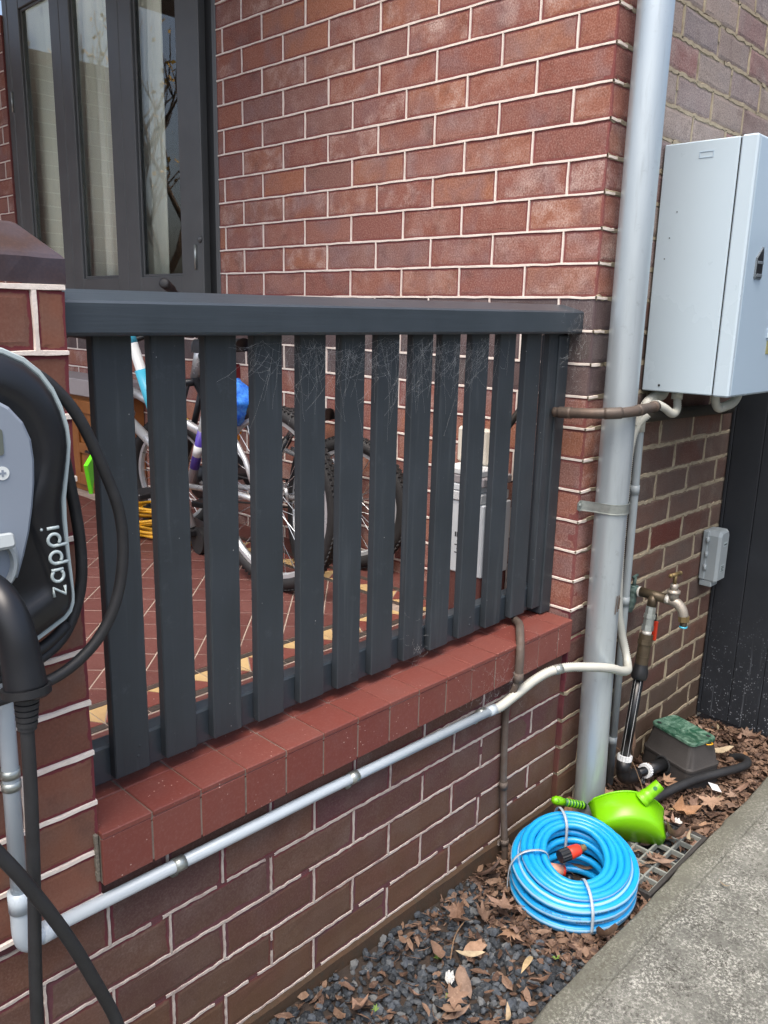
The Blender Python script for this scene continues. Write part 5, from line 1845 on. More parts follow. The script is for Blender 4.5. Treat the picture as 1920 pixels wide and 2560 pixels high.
# ------------------------------------------------------------------ bicycles behind the railing
def wheel(root, c, R, mats, spokes=28, tw=0.022, tread=True, turn=0.0, name='wheel'):
    """wheel in the xz plane of its bicycle, centre c (local)"""
    def P(rr, a, y):
        return Vector((c[0] + rr * math.cos(a) * math.cos(turn) - y * math.sin(turn), c[1] + rr * math.cos(a) * math.sin(turn) + y * math.cos(turn), c[2] + rr * math.sin(a)))
    seg = 56
    circ = lambda rr: [P(rr, 6.28318 * i / seg, 0) for i in range(seg)]
    wh = part(name, G().tube([P(0, 0, -0.045), P(0, 0, 0.045)], 0.013, 12).tube([P(0, 0, -0.028), P(0, 0, -0.024)], 0.026, 16).tube([P(0, 0, 0.024), P(0, 0, 0.028)], 0.026, 16), 'chrome', root, 'auto')
    part('tyre', G().tube(circ(R - tw), tw, 12, closed=True), mats[0], wh, True)
    if tread:
        g_ = G()
        kn = int(6.28 * R / 0.017)
        for i in range(kn):
            a = 6.28318 * i / kn
            for y, sk in ((-0.012, 1), (0.012, -1), (0.0, 0)):
                rr = R - tw + math.sqrt(max(0, tw * tw - y * y))
                q = P(rr, a + (0.5 * 0.017 / R if sk == 0 else 0), y)
                e = P(0, 0, y)
                zax = (q - e).normalized()
                yax = (P(0, 0, 1) - P(0, 0, 0)).normalized()
                xax = yax.cross(zax)
                mt_ = Matrix(((xax.x, yax.x, zax.x, q.x), (xax.y, yax.y, zax.y, q.y), (xax.z, yax.z, zax.z, q.z), (0, 0, 0, 1))) @ Matrix.Rotation(0.5 * sk, 4, 'Z')
                g_.box(-0.0050, 0.0050, -0.0048, 0.0048, -0.002, 0.0022, 0, mt_)
        o_ = part('tread_blocks', g_, mats[0], wh)
        o_['kind'] = 'stuff'
    Rr = R - 2 * tw + 0.004
    g_ = G()
    for i in range(seg):
        a = 6.28318 * i / seg
        for rr, y in ((Rr + 0.003, -0.012), (Rr - 0.012, -0.011), (Rr - 0.017, 0.0), (Rr - 0.012, 0.011), (Rr + 0.003, 0.012)):
            g_.v.append(tuple(P(rr, a, y)))
    for i in range(seg):
        for k_ in range(4):
            j = (i + 1) % seg
            g_.f.append((i * 5 + k_, i * 5 + k_ + 1, j * 5 + k_ + 1, j * 5 + k_))
    part('rim', g_, mats[1], wh, 'auto')
    g_ = G()
    for i in range(spokes):
        a = 6.28318 * i / spokes
        sd_ = 1 if i % 2 else -1
        a2 = a + (0.55 if (i // 2) % 2 else -0.55)
        g_.tube([P(0.024, a2, 0.026 * sd_), P(Rr - 0.014, a, 0.0)], 0.0011, 4)
    o_ = part('spokes', g_, 'chrome', wh)
    o_['kind'] = 'stuff'
    return wh


def bicycle(loc, rz, R, wb, label, frame_mat, accent, saddle_h=0.46, lean=0.0, bar_h=0.60, sticker=False, steer=0.0, head_mat=None, rim='alloy', tube=0.016, bar_w=0.29, tw=0.022, join=0.12, roll=0.0):
    b = thing('bicycle', loc, label, 'bicycle', 'bicycles parked on the veranda')
    kids = []
    mk = b
    # built in local space under a rotated root
    def P_(name, g_, mat, parent=b, smooth=True):
        o_ = bpy.data.objects.new(name, g_.mesh(name, mat, smooth))
        COL.objects.link(o_)
        o_.parent = parent
        return o_
    bb = Vector((0.43, 0, R - 0.02))
    st = Vector((0.43 - 0.16, 0, R + saddle_h - 0.10))
    hb = Vector((wb - 0.13, 0, R + bar_h - 0.26))
    ht = Vector((wb - 0.165, 0, R + bar_h - 0.13))
    g_ = G().tube([bb, st], tube, 14)
    g_.tube([st.lerp(bb, join), ht + (hb - ht) * 0.25], tube * 0.95, 14)
    fr_ = P_('frame', g_, frame_mat)
    P_('down_tube', G().tube([bb, hb], tube * 1.15, 14), frame_mat, fr_)
    P_('head_tube', G().tube([hb, ht], tube * 1.15, 14), head_mat or accent, fr_)
    P_('seat_band', G().tube([bb.lerp(st, 0.16), bb.lerp(st, 0.52)], tube * 1.04, 14), accent, fr_)
    P_('top_band', G().tube([st.lerp(bb, join).lerp(ht + (hb - ht) * 0.25, 0.55), st.lerp(bb, join).lerp(ht + (hb - ht) * 0.25, 0.85)], tube * 1.0, 14), head_mat or accent, fr_)
    if sticker:
        P_('warning_sticker', G().tube([st.lerp(bb, join).lerp(ht + (hb - ht) * 0.25, 0.18), st.lerp(bb, join).lerp(ht + (hb - ht) * 0.25, 0.26)], tube * 1.02, 14), 'yellow_sticker', fr_)
        P_('rear_reflector', G().box(st.x - 0.105, st.x - 0.09, -0.03, 0.03, st.z + 0.0, st.z + 0.05, 0.004), 'red_dark', b, False)
        P_('white_sticker', G().tube([bb.lerp(st, 0.28), bb.lerp(st, 0.38)], tube * 1.06, 14), 'paper', fr_)
    g_ = G()
    for s_ in (-1, 1):
        g_.tube([bb + Vector((-0.02, 0.03 * s_, 0)), Vector((0.10, 0.05 * s_, R + 0.004)), Vector((0.0, 0.055 * s_, R))], 0.010, 10)
        g_.tube([st + Vector((0, 0.018 * s_, -0.04)), Vector((0.06, 0.052 * s_, R + 0.12)), Vector((0.0, 0.055 * s_, R))], 0.009, 10)
        g_.prism([(-0.02, -0.022), (0.018, -0.022), (0.045, 0.0), (0.03, 0.024), (-0.012, 0.024)], 0.005, Matrix.Translation((0.0, 0.055 * s_ + 0.0025, R)) @ Matrix.Rotation(math.pi / 2, 4, 'X'))
    P_('rear_stays', g_, 'silver_frame')
    g_ = G()
    fh = Vector((wb, 0, R))
    cs, sn = math.cos(steer), math.sin(steer)
    for s_ in (-1, 1):
        g_.tube([hb + Vector((0, 0.045 * s_, -0.02)), hb.lerp(fh, 0.5) + Vector((0.0, 0.05 * s_, 0)), fh + Vector((0, 0.052 * s_, 0))], 0.0125, 10)
    g_.tube([hb + Vector((0.002, -0.055, -0.015)), hb + Vector((0.002, 0.055, -0.015))], 0.015, 10)
    P_('fork', g_, frame_mat)
    stem = ht + (ht - hb).normalized() * 0.09
    P_('stem', G().tube([ht, stem, stem + Vector((0.05, 0, 0.02))], 0.0135, 12), 'black_plastic')
    hc_ = stem + Vector((0.05, 0, 0.02))
    sv = Vector((-math.sin(steer), math.cos(steer), 0))
    hbp = [hc_ + sv * (bar_w * t) + Vector((-0.06 * abs(t) ** 2, 0, 0.05 * min(1, abs(t) * 2) + roll * t)) for t in (-1, -0.7, -0.35, 0, 0.35, 0.7, 1)]
    bar = P_('handlebar', G().tube(catmull(hbp, 4), 0.011, 12), 'black_plastic')
    for e, q in ((0, 1), (-1, -2)):
        a_, c_ = hbp[e], hbp[q]
        P_('grip', G().tube([a_ + (a_ - c_).normalized() * 0.012, a_ + (a_ - c_).normalized() * 0.008, a_.lerp(c_, 0.05), a_.lerp(c_, 1.1)], 0.0165, 14, rfun=lambda i, L: [0.75, 1.12, 1.12, 0.95][i] if i < 4 else 1), 'black_rubber', bar)
        P_('brake_lever', G().tube([c_ + Vector((0.02, 0, -0.01)), c_ + Vector((0.06, 0, -0.025)), a_.lerp(c_, 0.4) + Vector((0.075, 0, -0.04))], 0.006, 8), 'black_plastic', bar)
    P_('seat_post', G().tube([st, st + (st - bb).normalized() * 0.09], 0.0135, 12), 'chrome')
    sc_ = st + (st - bb).normalized() * 0.10
    g_ = G()
    ks = 14
    for i in range(ks + 1):
        t = i / ks
        x = sc_.x - 0.12 + 0.25 * t
        wd = 0.072 * (1 - t) ** 0.8 + 0.019
        if t < 0.12:
            wd *= (t / 0.12) ** 0.5 * 0.6 + 0.4
        zt = sc_.z + 0.030 + 0.012 * (1 - t) ** 2
        for k_ in range(9):
            a = math.pi * k_ / 8
            g_.v.append((x, wd * math.cos(a), zt - 0.042 + 0.042 * math.sin(a) ** 0.7))
    for i in range(ks):
        for k_ in range(8):
            g_.f.append((i * 9 + k_, i * 9 + k_ + 1, (i + 1) * 9 + k_ + 1, (i + 1) * 9 + k_))
    g_.f.append(tuple(range(9)))
    g_.f.append(tuple(ks * 9 + k_ for k_ in range(9))[::-1])
    P_('saddle', g_, 'black_plastic')
    P_('chainring', G().lathe([(0.062, 0), (0.064, 0.003), (0.04, 0.003), (0.02, 0.008), (0, 0.008)], 24, Matrix.Translation(bb + Vector((0, -0.035, 0))) @ Matrix.Rotation(math.pi / 2, 4, 'X')), 'black_plastic')
    for s_, dz in ((-1, -1), (1, 1)):
        e_ = bb + Vector((0.14 * dz, 0.06 * s_, -0.04 * dz))
        P_('crank', G().tube([bb + Vector((0, 0.05 * s_, 0)), e_], 0.010, 10), 'silver_frame')
    for s_, dz in ((-1, -1), (1, 1)):
        e_ = bb + Vector((0.14 * dz, 0.06 * s_, -0.04 * dz))
        P_('pedal', G().box(e_.x - 0.045, e_.x + 0.045, min(e_.y, e_.y + 0.09 * s_), max(e_.y, e_.y + 0.09 * s_), e_.z - 0.011, e_.z + 0.011, 0.004), 'black_plastic', b, False)
    P_('chain', G().tube([bb + Vector((0, -0.033, 0.062)), Vector((0, -0.03, R + 0.03)), Vector((-0.028, -0.03, R)), Vector((0, -0.03, R - 0.03)), bb + Vector((0, -0.033, -0.062))], 0.0035, 6), 'tyre')
    saved = part
    def lp(name, g2, mat, parent, smooth=False, label=None, **kw):
        o_ = bpy.data.objects.new(name, g2.mesh(name, mat, smooth, **kw))
        COL.objects.link(o_)
        o_.parent = parent
        return o_
    globals()['part'] = lp
    wheel(b, (0, 0, R), R, ('tyre', rim), tw=tw)
    wheel(b, (wb, 0, R), R, ('tyre', rim), tw=tw, turn=steer)
    globals()['part'] = saved
    b.rotation_euler = (lean, 0, rz)
    return b


bicycle((-0.430, 0.845, FZ), math.radians(92.5), 0.302, 0.985, 'silver and purple bicycle with large spoked wheels behind the pickets', 'silver_frame', 'purple', lean=-0.03, sticker=True, bar_h=0.46, saddle_h=0.46, bar_w=0.27, join=0.5, head_mat='silver_frame', steer=math.radians(-28))
bicycle((-0.085, 0.845, FZ), math.radians(103), 0.236, 0.84, 'small bicycle with silver rims leaning against the brick house wall', 'black_gloss', 'silver_frame', lean=-0.02, bar_h=0.65, saddle_h=0.30, bar_w=0.20, roll=0.055, tw=0.024, join=0.3)
# kick scooter leaning by the cupboard
ks_ = thing('kick_scooter', (-0.36, 1.32, FZ), 'white and cyan kick scooter standing behind the second picket', 'scooter')
s0, s1 = Vector((-0.395, 1.375, 0.76)), Vector((-0.525, 1.57, 1.53))
part('stem', G().tube([s0, s1], 0.0185, 16), 'white_frame', ks_, True)
part('decal', G().tube([s0.lerp(s1, 0.86), s0.lerp(s1, 0.93)], 0.0189, 16), 'cyan_frame', ks_, True)
part('lower_sleeve', G().tube([s0.lerp(s1, 0.45), s0.lerp(s1, 0.74)], 0.0230, 16), 'cyan_frame', ks_, True)
part('clamp', G().tube([s0.lerp(s1, 0.42), s0.lerp(s1, 0.46)], 0.0260, 16), 'black_plastic', ks_, 'auto')
part('handlebar', G().tube([s1 + Vector((-0.16, 0.15, 0.0)), s1, s1 + Vector((0.12, -0.115, 0.0))], 0.013, 12), 'black_rubber', ks_, True)
part('deck', G().box(-0.27, 0.27, -0.055, 0.055, 0.0, 0.028, 0.006, Matrix.Translation((-0.33, 1.60, 0.73)) @ Matrix.Rotation(math.radians(80), 4, 'Z')), 'black_plastic', ks_)
for q in ((-0.385, 1.335, 0.715), (-0.285, 1.865, 0.715)):
    part('wheel', G().tube([Vector(q) + Vector((-0.014, 0.002, 0)), Vector(q) + Vector((0.014, -0.002, 0))], 0.05, 24), 'tyre', ks_, 'auto')
lw = thing('spare_wheel', (-0.22, 0.95, FZ), 'loose bicycle wheel with knobbly tyre standing between the parked bicycles', 'wheel')


def lpart(name, g2, mat, parent, smooth=False, label=None, **kw):
    o_ = bpy.data.objects.new(name, g2.mesh(name, mat, smooth, **kw))
    COL.objects.link(o_)
    o_.parent = parent
    return o_


_sp = part
part = lpart
wheel(lw, (0, 0, 0.222), 0.222, ('tyre', 'alloy'), tw=0.024, name='wheel_hub')
part = _sp
lw.rotation_euler = (0.06, 0, math.radians(62))

# other things kept on the veranda
cupb = thing('timber_cupboard', (-0.15, 2.9, FZ), 'orange brown panelled timber cupboard with grey top below the window', 'cupboard')
part('carcass', G().box(-0.19, -0.004, 2.35, 3.55, FZ, 1.135, 0.004), 'timber', cupb)
part('stone_top', G().box(-0.22, -0.004, 2.30, 3.60, 1.137, 1.215, 0.004), 'stone_grey', cupb)
for y0 in (2.38, 2.675, 2.97, 3.265):
    dd = part('door', G().box(-0.204, -0.191, y0, y0 + 0.285, FZ + 0.04, 1.115, 0.003), 'timber', cupb)
    g = G()
    for q in ((y0, y0 + 0.06, FZ + 0.04, 1.115), (y0 + 0.225, y0 + 0.285, FZ + 0.04, 1.115), (y0 + 0.06, y0 + 0.225, FZ + 0.04, FZ + 0.10), (y0 + 0.06, y0 + 0.225, 1.055, 1.115), (y0 + 0.06, y0 + 0.225, 0.86, 0.91)):
        g.box(-0.216, -0.2041, q[0] + 0.0005, q[1] - 0.0005, q[2] + 0.0005, q[3] - 0.0005, 0.003)
    part('rails', g, 'timber', dd)
    part('lever', G().tube([(-0.216, y0 + 0.03, 0.885), (-0.245, y0 + 0.03, 0.885), (-0.247, y0 + 0.09, 0.885)], 0.008, 8), 'black_plastic', dd, True)
g = G()
rows, cols_ = 14, 20
for i in range(rows + 1):
    v_ = i / rows
    for k in range(cols_):
        a = 6.28318 * k / cols_
        rr = (0.075 * math.sin(math.pi * min(0.96, 0.08 + v_ * 0.92)) ** 0.6 + 0.006) * (1 + 0.25 * noise.noise(Vector((math.cos(a) * 2, math.sin(a) * 2, v_ * 5))))
        g.v.append((-0.475 + rr * math.cos(a), 1.00 + rr * math.sin(a) * 0.9, 1.185 + 0.15 * v_))
for i in range(rows):
    for k in range(cols_):
        k2 = (k + 1) % cols_
        g.f.append((i * cols_ + k, i * cols_ + k2, (i + 1) * cols_ + k2, (i + 1) * cols_ + k))
g.f.append(tuple(range(cols_))[::-1])
g.f.append(tuple(rows * cols_ + k for k in range(cols_)))
single('plastic_bag', g, 'blue_shiny', 'crinkled shiny blue bag hanging above the spoked wheel', 'bag', smooth=True)
single('reflector', G().prism([(-0.012, -0.045), (0.010, -0.048), (0.014, 0.03), (0.004, 0.05), (-0.010, 0.045)], 0.014, Matrix.Translation((-0.452, 1.02, 1.125)) @ Matrix.Rotation(0.3, 4, 'Y') @ Matrix.Rotation(math.radians(45), 4, 'Z') @ Matrix.Rotation(math.pi / 2, 4, 'X'), 0.003), 'orange_refl', 'orange reflector beside the spokes of the silver bicycle', 'reflector')
# yellow extension lead in a loose coil
g = G()
for i in range(9):
    pts = []
    cx_, cy_ = -0.345 + jit(0.015), 1.70 + jit(0.02)
    for k in range(36):
        a = 6.28318 * k / 36
        pts.append((cx_ + (0.085 + 0.012 * (i % 3)) * math.cos(a), cy_ + (0.085 + 0.01 * (i % 4)) * math.sin(a), FZ + 0.006 + 0.0135 * i + 0.006 * math.sin(2 * a + i)))
    g.tube(pts, 0.0062, 8, closed=True)
g.tube(catmull([(-0.45, 1.64, FZ + 0.02), (-0.40, 1.55, FZ + 0.010), (-0.36, 1.50, FZ + 0.007), (-0.345, 1.46, FZ + 0.0065), (-0.375, 1.43, FZ + 0.0065), (-0.43, 1.42, FZ + 0.0065), (-0.50, 1.44, FZ + 0.007)], 8), 0.0062, 8)
single('extension_lead', g, 'yellow_cord', 'yellow extension lead coiled on the red tiled veranda floor', 'cord', smooth=True)
# white flat cartons and equipment near the house corner
cart = thing('white_carton', (-0.15, 0.28, FZ), 'tall white carton with printed labels standing behind the right hand pickets', 'carton')
part('body', G().box(-0.165, -0.03, 0.212, 0.338, 0.790, 1.010, 0.003), 'carton_white', cart)
part('base_block', G().box(-0.16, -0.035, 0.216, 0.334, FZ, 0.7895, 0.003), 'tile_floor_shaded', cart)
g = G()
for i in range(9):
    g.box(-0.1656, -0.165, 0.262 + 0.006 * i, 0.265 + 0.006 * i + 0.001 * (i % 3), 0.900, 0.915)
for i in range(4):
    g.box(-0.1656, -0.165, 0.265, 0.315 - 0.008 * (i % 2), 0.850 + 0.012 * i, 0.853 + 0.012 * i)
o = part('carton_print', g, 'ink', cart)
o['kind'] = 'stuff'
zz = 1.012
for i, (h_, dy) in enumerate(((0.030, 0.0), (0.022, 0.012), (0.026, -0.008), (0.020, 0.008))):
    single('flat_parcel', G().box(-0.17, -0.03, 0.222 + dy, 0.365 + dy, zz, zz + h_ - 0.001, 0.003), ('paper', 'carton_white', 'stone_grey', 'paper')[i], ['white flat parcel directly on the tall carton', 'second pale flat parcel in the stack above the carton', 'grey flat parcel third in the stack above the carton', 'topmost white flat parcel of the stack above the carton'][i], 'parcel')
    zz += h_
single('cream_panel', G().box(-0.09, -0.065, 0.265, 0.385, zz + 0.0, zz + 0.110, 0.008), 'cream_plastic', 'cream plastic panel standing on the stack of parcels by the wall', 'panel')
single('garden_stake', G().tube([(-0.36, 0.335, FZ), (-0.33, 0.345, 1.05)], 0.0085, 10), 'cream_plastic', 'thin beige pole standing upright behind the pickets', 'pole', smooth=True)
single('umbrella_shaft', G().tube([(-0.16, 0.17, 1.22), (-0.06, 0.14, 1.34)], 0.010, 10), 'copper_dark', 'short dark pipe slanting behind the last pickets', 'pipe', smooth=True)
single('green_panel', G().prism([(0.0, -0.075), (0.028, -0.01), (0.035, 0.045), (-0.035, 0.020)], 0.012, Matrix.Translation((-0.872, 1.20, 1.055)) @ Matrix.Rotation(math.radians(45), 4, 'Z') @ Matrix.Rotation(math.pi / 2, 4, 'X'), 0.002), 'fluoro_green', 'bright green plastic panel glimpsed left of the first picket', 'panel')

# ------------------------------------------------------------------ gravel, leaf litter and fallen leaves
ico = bmesh.new()
bmesh.ops.create_icosphere(ico, subdivisions=1, radius=1.0)
IV = [tuple(v.co) for v in ico.verts]
IF = [tuple(v.index for v in f.verts) for f in ico.faces]
ico.free()
g = G()
rn = []


def stones(count, xa, xb, ya, yb, zfun, lo_, hi_):
    for _ in range(count):
        x, y = random.uniform(xa, xb), random.uniform(ya, yb)
        s_ = random.uniform(lo_, hi_)
        rot = Matrix.Rotation(random.uniform(0, 6.28), 4, 'Z') @ Matrix.Rotation(random.uniform(0, 6.28), 4, 'X')
        sc3 = (random.uniform(0.8, 1.35), random.uniform(0.6, 1.0), random.uniform(0.5, 0.8))
        mt_ = Matrix.Translation((x, y, zfun(x, y))) @ rot
        vs = [mt_ @ Vector((q[0] * s_ * sc3[0] * (1 + jit(0.28)), q[1] * s_ * sc3[1] * (1 + jit(0.28)), q[2] * s_ * sc3[2] * (1 + jit(0.28)))) for q in IV]
        g.add(vs, IF)
        rn.extend([random.random()] * len(vs))


stones(3600, -2.3, -0.42, -0.388, 0.0, lambda x, y: bedz(x, y) + random.uniform(-0.002, 0.012), 0.0065, 0.0150)
stones(500, -0.45, 0.0, -0.385, -0.02, lambda x, y: bedz(x, y) + random.uniform(-0.004, 0.004), 0.005, 0.010)
stones(700, 0.0, 1.03, -0.385, -0.01, lambda x, y: bedz(x, y) + random.uniform(-0.004, 0.003), 0.005, 0.010)
o = link('gravel', g.mesh('gravel', 'gravel_stone', False, {'rnd': rn}))
o['kind'] = 'stuff'
o['label'] = 'dark blue grey gravel between the brick wall and the concrete path'

g = G()
rn = []
# crumbled litter: small curled flakes and fibres
def flake(x, y, z_, s_):
    rot = Matrix.Translation((x, y, z_)) @ Matrix.Rotation(random.uniform(0, 6.28), 4, 'Z') @ Matrix.Rotation(jit(0.8), 4, 'X') @ Matrix.Rotation(jit(0.6), 4, 'Y')
    L, W = s_ * random.uniform(0.8, 1.6), s_ * random.uniform(0.25, 0.7)
    c_ = jit(0.5) * s_
    pts = [(-L, 0, c_ * 0.8), (-L * 0.3, -W, 0), (L * 0.5, -W * 0.7, 0.2 * c_), (L, jit(0.3) * W, c_), (L * 0.4, W, 0.3 * c_), (-L * 0.4, W * 0.8, 0), (0, 0, -0.35 * abs(c_))]
    b_ = len(g.v)
    g.v.extend(tuple(rot @ Vector(q)) for q in pts)
    for i in range(6):
        g.f.append((b_ + i, b_ + (i + 1) % 6, b_ + 6))
    rn.extend([random.random()] * 7)


def litter_density(x, y):
    dh = math.hypot(x - HC.x, y - HC.y)
    if x > 0.18:
        d = 1.0
    elif dh < 0.17:
        d = 0.06
    elif dh < 0.27 and x < 0.0:
        d = 0.85
    elif x > -0.05:
        d = 0.45 if y > -0.19 else 0.10
    elif y > -0.07 and x > -0.75:
        d = 0.35
    else:
        d = 0.10
    return d


tries = 0
while tries < 15000:
    tries += 1
    x, y = random.uniform(-1.9, 1.03), random.uniform(-0.392, -0.005)
    if random.random() < litter_density(x, y):
        flake(x, y, bedz(x, y) + random.uniform(0.004, 0.026), random.uniform(0.005, 0.018))
for _ in range(700):
    x, y = random.uniform(-0.9, 1.02), random.uniform(-0.39, -0.01)
    if random.random() > litter_density(x, y) + 0.1:
        continue
    a = random.uniform(0, 6.28)
    L = random.uniform(0.015, 0.05)
    z_ = bedz(x, y) + random.uniform(0.012, 0.024)
    b_ = len(g.v)
    g.tube([(x, y, z_), (x + L * 0.5 * math.cos(a), y + L * 0.5 * math.sin(a), z_ + 0.004), (x + L * math.cos(a + 0.4), y + L * math.sin(a + 0.4), z_)], 0.0008, 3)
    rn.extend([random.random()] * (len(g.v) - b_))
o = link('leaf_litter', g.mesh('leaf_litter', 'litter', False, {'rnd': rn}))
o['kind'] = 'stuff'
o['label'] = 'crumbled brown leaf litter over the garden bed'


def leaf_mesh(kind, mat, curl, seed):
    rs_ = random.Random(seed)
    out = []
    if kind == 'plane':                    # lobed plane-tree leaf
        tips = [(-150, 0.45), (-95, 0.85), (-40, 0.95), (0, 1.1), (40, 0.95), (95, 0.85), (150, 0.45)]
        for i, (a, r) in enumerate(tips):
            out.append((a - 14, r * 0.62))
            out.append((a - 7, r * 0.72))
            out.append((a, r))
            out.append((a + 7, r * 0.72))
            out.append((a + 14, r * 0.62))
            if i < len(tips) - 1:
                a2, r2 = tips[i + 1]
                out.append(((a + a2) / 2, 0.42 * (r + r2) / 2 + 0.08))
        pts = [(r * math.cos(math.radians(a)) * (1 + rs_.uniform(-0.07, 0.07)), r * math.sin(math.radians(a)) * (1 + rs_.uniform(-0.07, 0.07))) for a, r in out]
        pts.append((-0.12, 0.0))
    elif kind == 'gum':                    # long narrow leaf
        pts = []
        for i in range(9):
            t = i / 8
            pts.append((-1 + 2 * t, 0.24 * math.sin(math.pi * t) ** 0.8 + 0.15 * (t - 0.5) ** 2))
        for i in range(7, 0, -1):
            t = i / 8
            pts.append((-1 + 2 * t, -0.22 * math.sin(math.pi * t) ** 0.8 + 0.15 * (t - 0.5) ** 2))
        pts = pts[::-1]
    else:                                  # broken, rolled piece
        pts = []
        k_ = 12
        for i in range(k_):
            a = 6.283 * i / k_
            r = 0.7 + rs_.uniform(-0.22, 0.25)
            pts.append((1.15 * r * math.cos(a), 0.75 * r * math.sin(a)))
    g_ = G()
    m_ = len(pts)

    def bend(x, y):
        zc_ = curl * (0.8 * y * y + 0.3 * x * x + 0.25 * x * y) + 0.12 * rs_.uniform(-1, 1) * (x * x + y * y) + 0.05 * math.sin(5 * x + seed) * abs(y)
        yy = y * (1 - 0.35 * min(1, abs(curl)) * abs(y))
        return (x, yy, zc_)
    for x, y in pts:
        g_.v.append(bend(x, y))
    for x, y in pts:
        g_.v.append(bend(x * 0.5, y * 0.5))
    g_.v.append((0, 0, -0.02))
    for i in range(m_):
        j = (i + 1) % m_
        g_.f.append((i, j, m_ + j, m_ + i))
        g_.f.append((m_ + i, m_ + j, 2 * m_))
    if kind == 'plane':
        g_.tube([(-0.1, 0, 0), (-0.5, 0.06, 0.10), (-0.8, 0.02, 0.06)], 0.018, 4)
    return g_.mesh('leaf', mat, True)


LM = {'plane': [leaf_mesh('plane', 'leaf', c_, i) for i, c_ in enumerate((0.5, -0.5, 0.9, 0.3))],
      'gum': [leaf_mesh('gum', 'leaf_pale', c_, 10 + i) for i, c_ in enumerate((0.9, -1.3, 1.6))],
      'gum_brown': [leaf_mesh('gum', 'leaf', c_, 16 + i) for i, c_ in enumerate((1.2, -1.0))],
      'torn': [leaf_mesh('torn', 'leaf', c_, 20 + i) for i, c_ in enumerate((1.0, -1.1, 1.6, 0.7, -0.6))]}


def leaf(kind, x, y, z_, s_, rz, tilt=(0, 0), label=None, group='dry leaves scattered over the garden bed', which=None):
    me = LM[kind][which] if which is not None else random.choice(LM[kind])
    o_ = bpy.data.objects.new('fallen_leaf', me)
    COL.objects.link(o_)
    o_.location = (x, y, z_)
    o_.rotation_euler = (tilt[0], tilt[1], rz)
    o_.scale = (s_, s_, s_)
    if not label:
        look = {'torn': 'torn curled brown', 'plane': 'dry lobed brown', 'gum': 'narrow pale', 'gum_brown': 'narrow rolled brown'}[kind]
        row = 'against the wall side' if y > -0.13 else ('along the path edge' if y < -0.26 else 'mid bed')
        zone = 'near the fence foot' if x > 0.62 else ('around the valve box' if x > 0.25 else ('around the drain grate' if x > -0.05 else ('around the blue hose' if x > -0.5 else 'on the dark gravel')))
        label = look + ' leaf ' + row + ' ' + zone
    tag(o_, label, 'leaf', group)
    return o_


leaf('plane', -0.462, -0.150, 0.045, 0.062, 2.5, (0.25, -0.15), 'large star shaped brown leaf left of the blue hose coil', which=0)
leaf('plane', -0.520, -0.205, 0.030, 0.050, 0.6, (0.1, 0.2), 'lobed brown leaf lying under the large star shaped leaf', which=1)
leaf('plane', -0.560, -0.062, 0.045, 0.050, 4.0, (0.5, 0.3), 'orange brown lobed leaf against the brick wall above the gravel', which=2)
leaf('gum', -0.650, -0.175, 0.032, 0.038, -0.7, (0.2, 0.1), 'pale narrow leaf lying alone on the middle of the gravel', which=0)
leaf('gum', -0.560, -0.285, 0.030, 0.036, 0.2, (0.1, 0.1), 'pale narrow leaf on gravel near the concrete edge', which=1)
leaf('torn', -0.705, -0.120, 0.036, 0.040, 0.9, (0.3, 0.2), 'wide dull brown torn leaf on gravel by the wall', which=3)
leaf('torn', -0.60, -0.345, 0.034, 0.028, 1.9, (0.3, 0.5), 'orange torn leaf near the concrete edge', which=0)
leaf('gum_brown', -0.420, -0.055, 0.075, 0.050, 2.1, (0.9, 0.7), 'long rust brown leaf standing against the wall behind the hose', which=0)
leaf('torn', 0.035, -0.035, 0.035, 0.060, 0.4, (0.4, -0.2), 'broad tan leaf between the wall and the downpipe foot', which=3)
leaf('plane', 0.165, -0.075, 0.055, 0.070, 5.2, (0.35, 0.2), 'large tan leaf beside the downpipe foot behind the dustpan', which=3)
leaf('torn', 0.275, -0.145, 0.040, 0.050, 0.9, (0.2, 0.3), 'brown leaf in front of the black elbow pipe', which=1)
leaf('plane', 0.395, -0.090, 0.085, 0.048, 1.4, (0.8, 0.4), 'brown curled leaf above the black branch pipe', which=2)
leaf('gum_brown', 0.440, -0.030, 0.150, 0.075, 1.2, (0.3, -1.2), 'tall rolled leaf standing upright against the side wall', which=1)
leaf('plane', 0.430, -0.318, 0.040, 0.058, 3.6, (0.15, 0.1), 'broad tan leaf beside the scrap of white paper', which=3)
leaf('torn', 0.285, -0.282, 0.045, 0.060, -0.5, (0.35, 0.2), 'big folded reddish brown leaf in front of the black pipe', which=2)
leaf('torn', 0.125, -0.335, 0.060, 0.062, 0.9, (0.4, 0.8), 'curled orange brown leaf standing on the drain grate', which=2)
leaf('gum', 0.16, -0.362, 0.046, 0.040, 0.5, (0.5, 0.3), 'pale curled leaf on the edge of the drain grate', which=2)
leaf('plane', 0.20, -0.305, 0.055, 0.058, 2.4, (0.3, -0.2), 'flat brown leaf overlapping the end of the drain grate', which=0)
leaf('gum_brown', 0.02, -0.335, 0.034, 0.045, -0.9, (0.2, 0.2), 'narrow brown leaf lying across the bars of the grate', which=0)
leaf('gum', 0.03, -0.520, 0.0485, 0.020, 1.2, (0.25, 0.2), 'small dry leaf alone on the concrete path', which=2)
leaf('torn', -0.365, -0.385, 0.044, 0.042, 1.2, (0.5, 0.9), 'greyish leaf propped between the hose coil and the concrete', which=0)
leaf('plane', 0.74, -0.135, 0.050, 0.060, 1.0, (0.3, 0.4), 'orange brown leaf right of the valve box', which=0)
leaf('plane', 0.86, -0.24, 0.055, 0.055, 2.0, (0.3, -0.3), 'curled orange leaf near the foot of the fence', which=2)
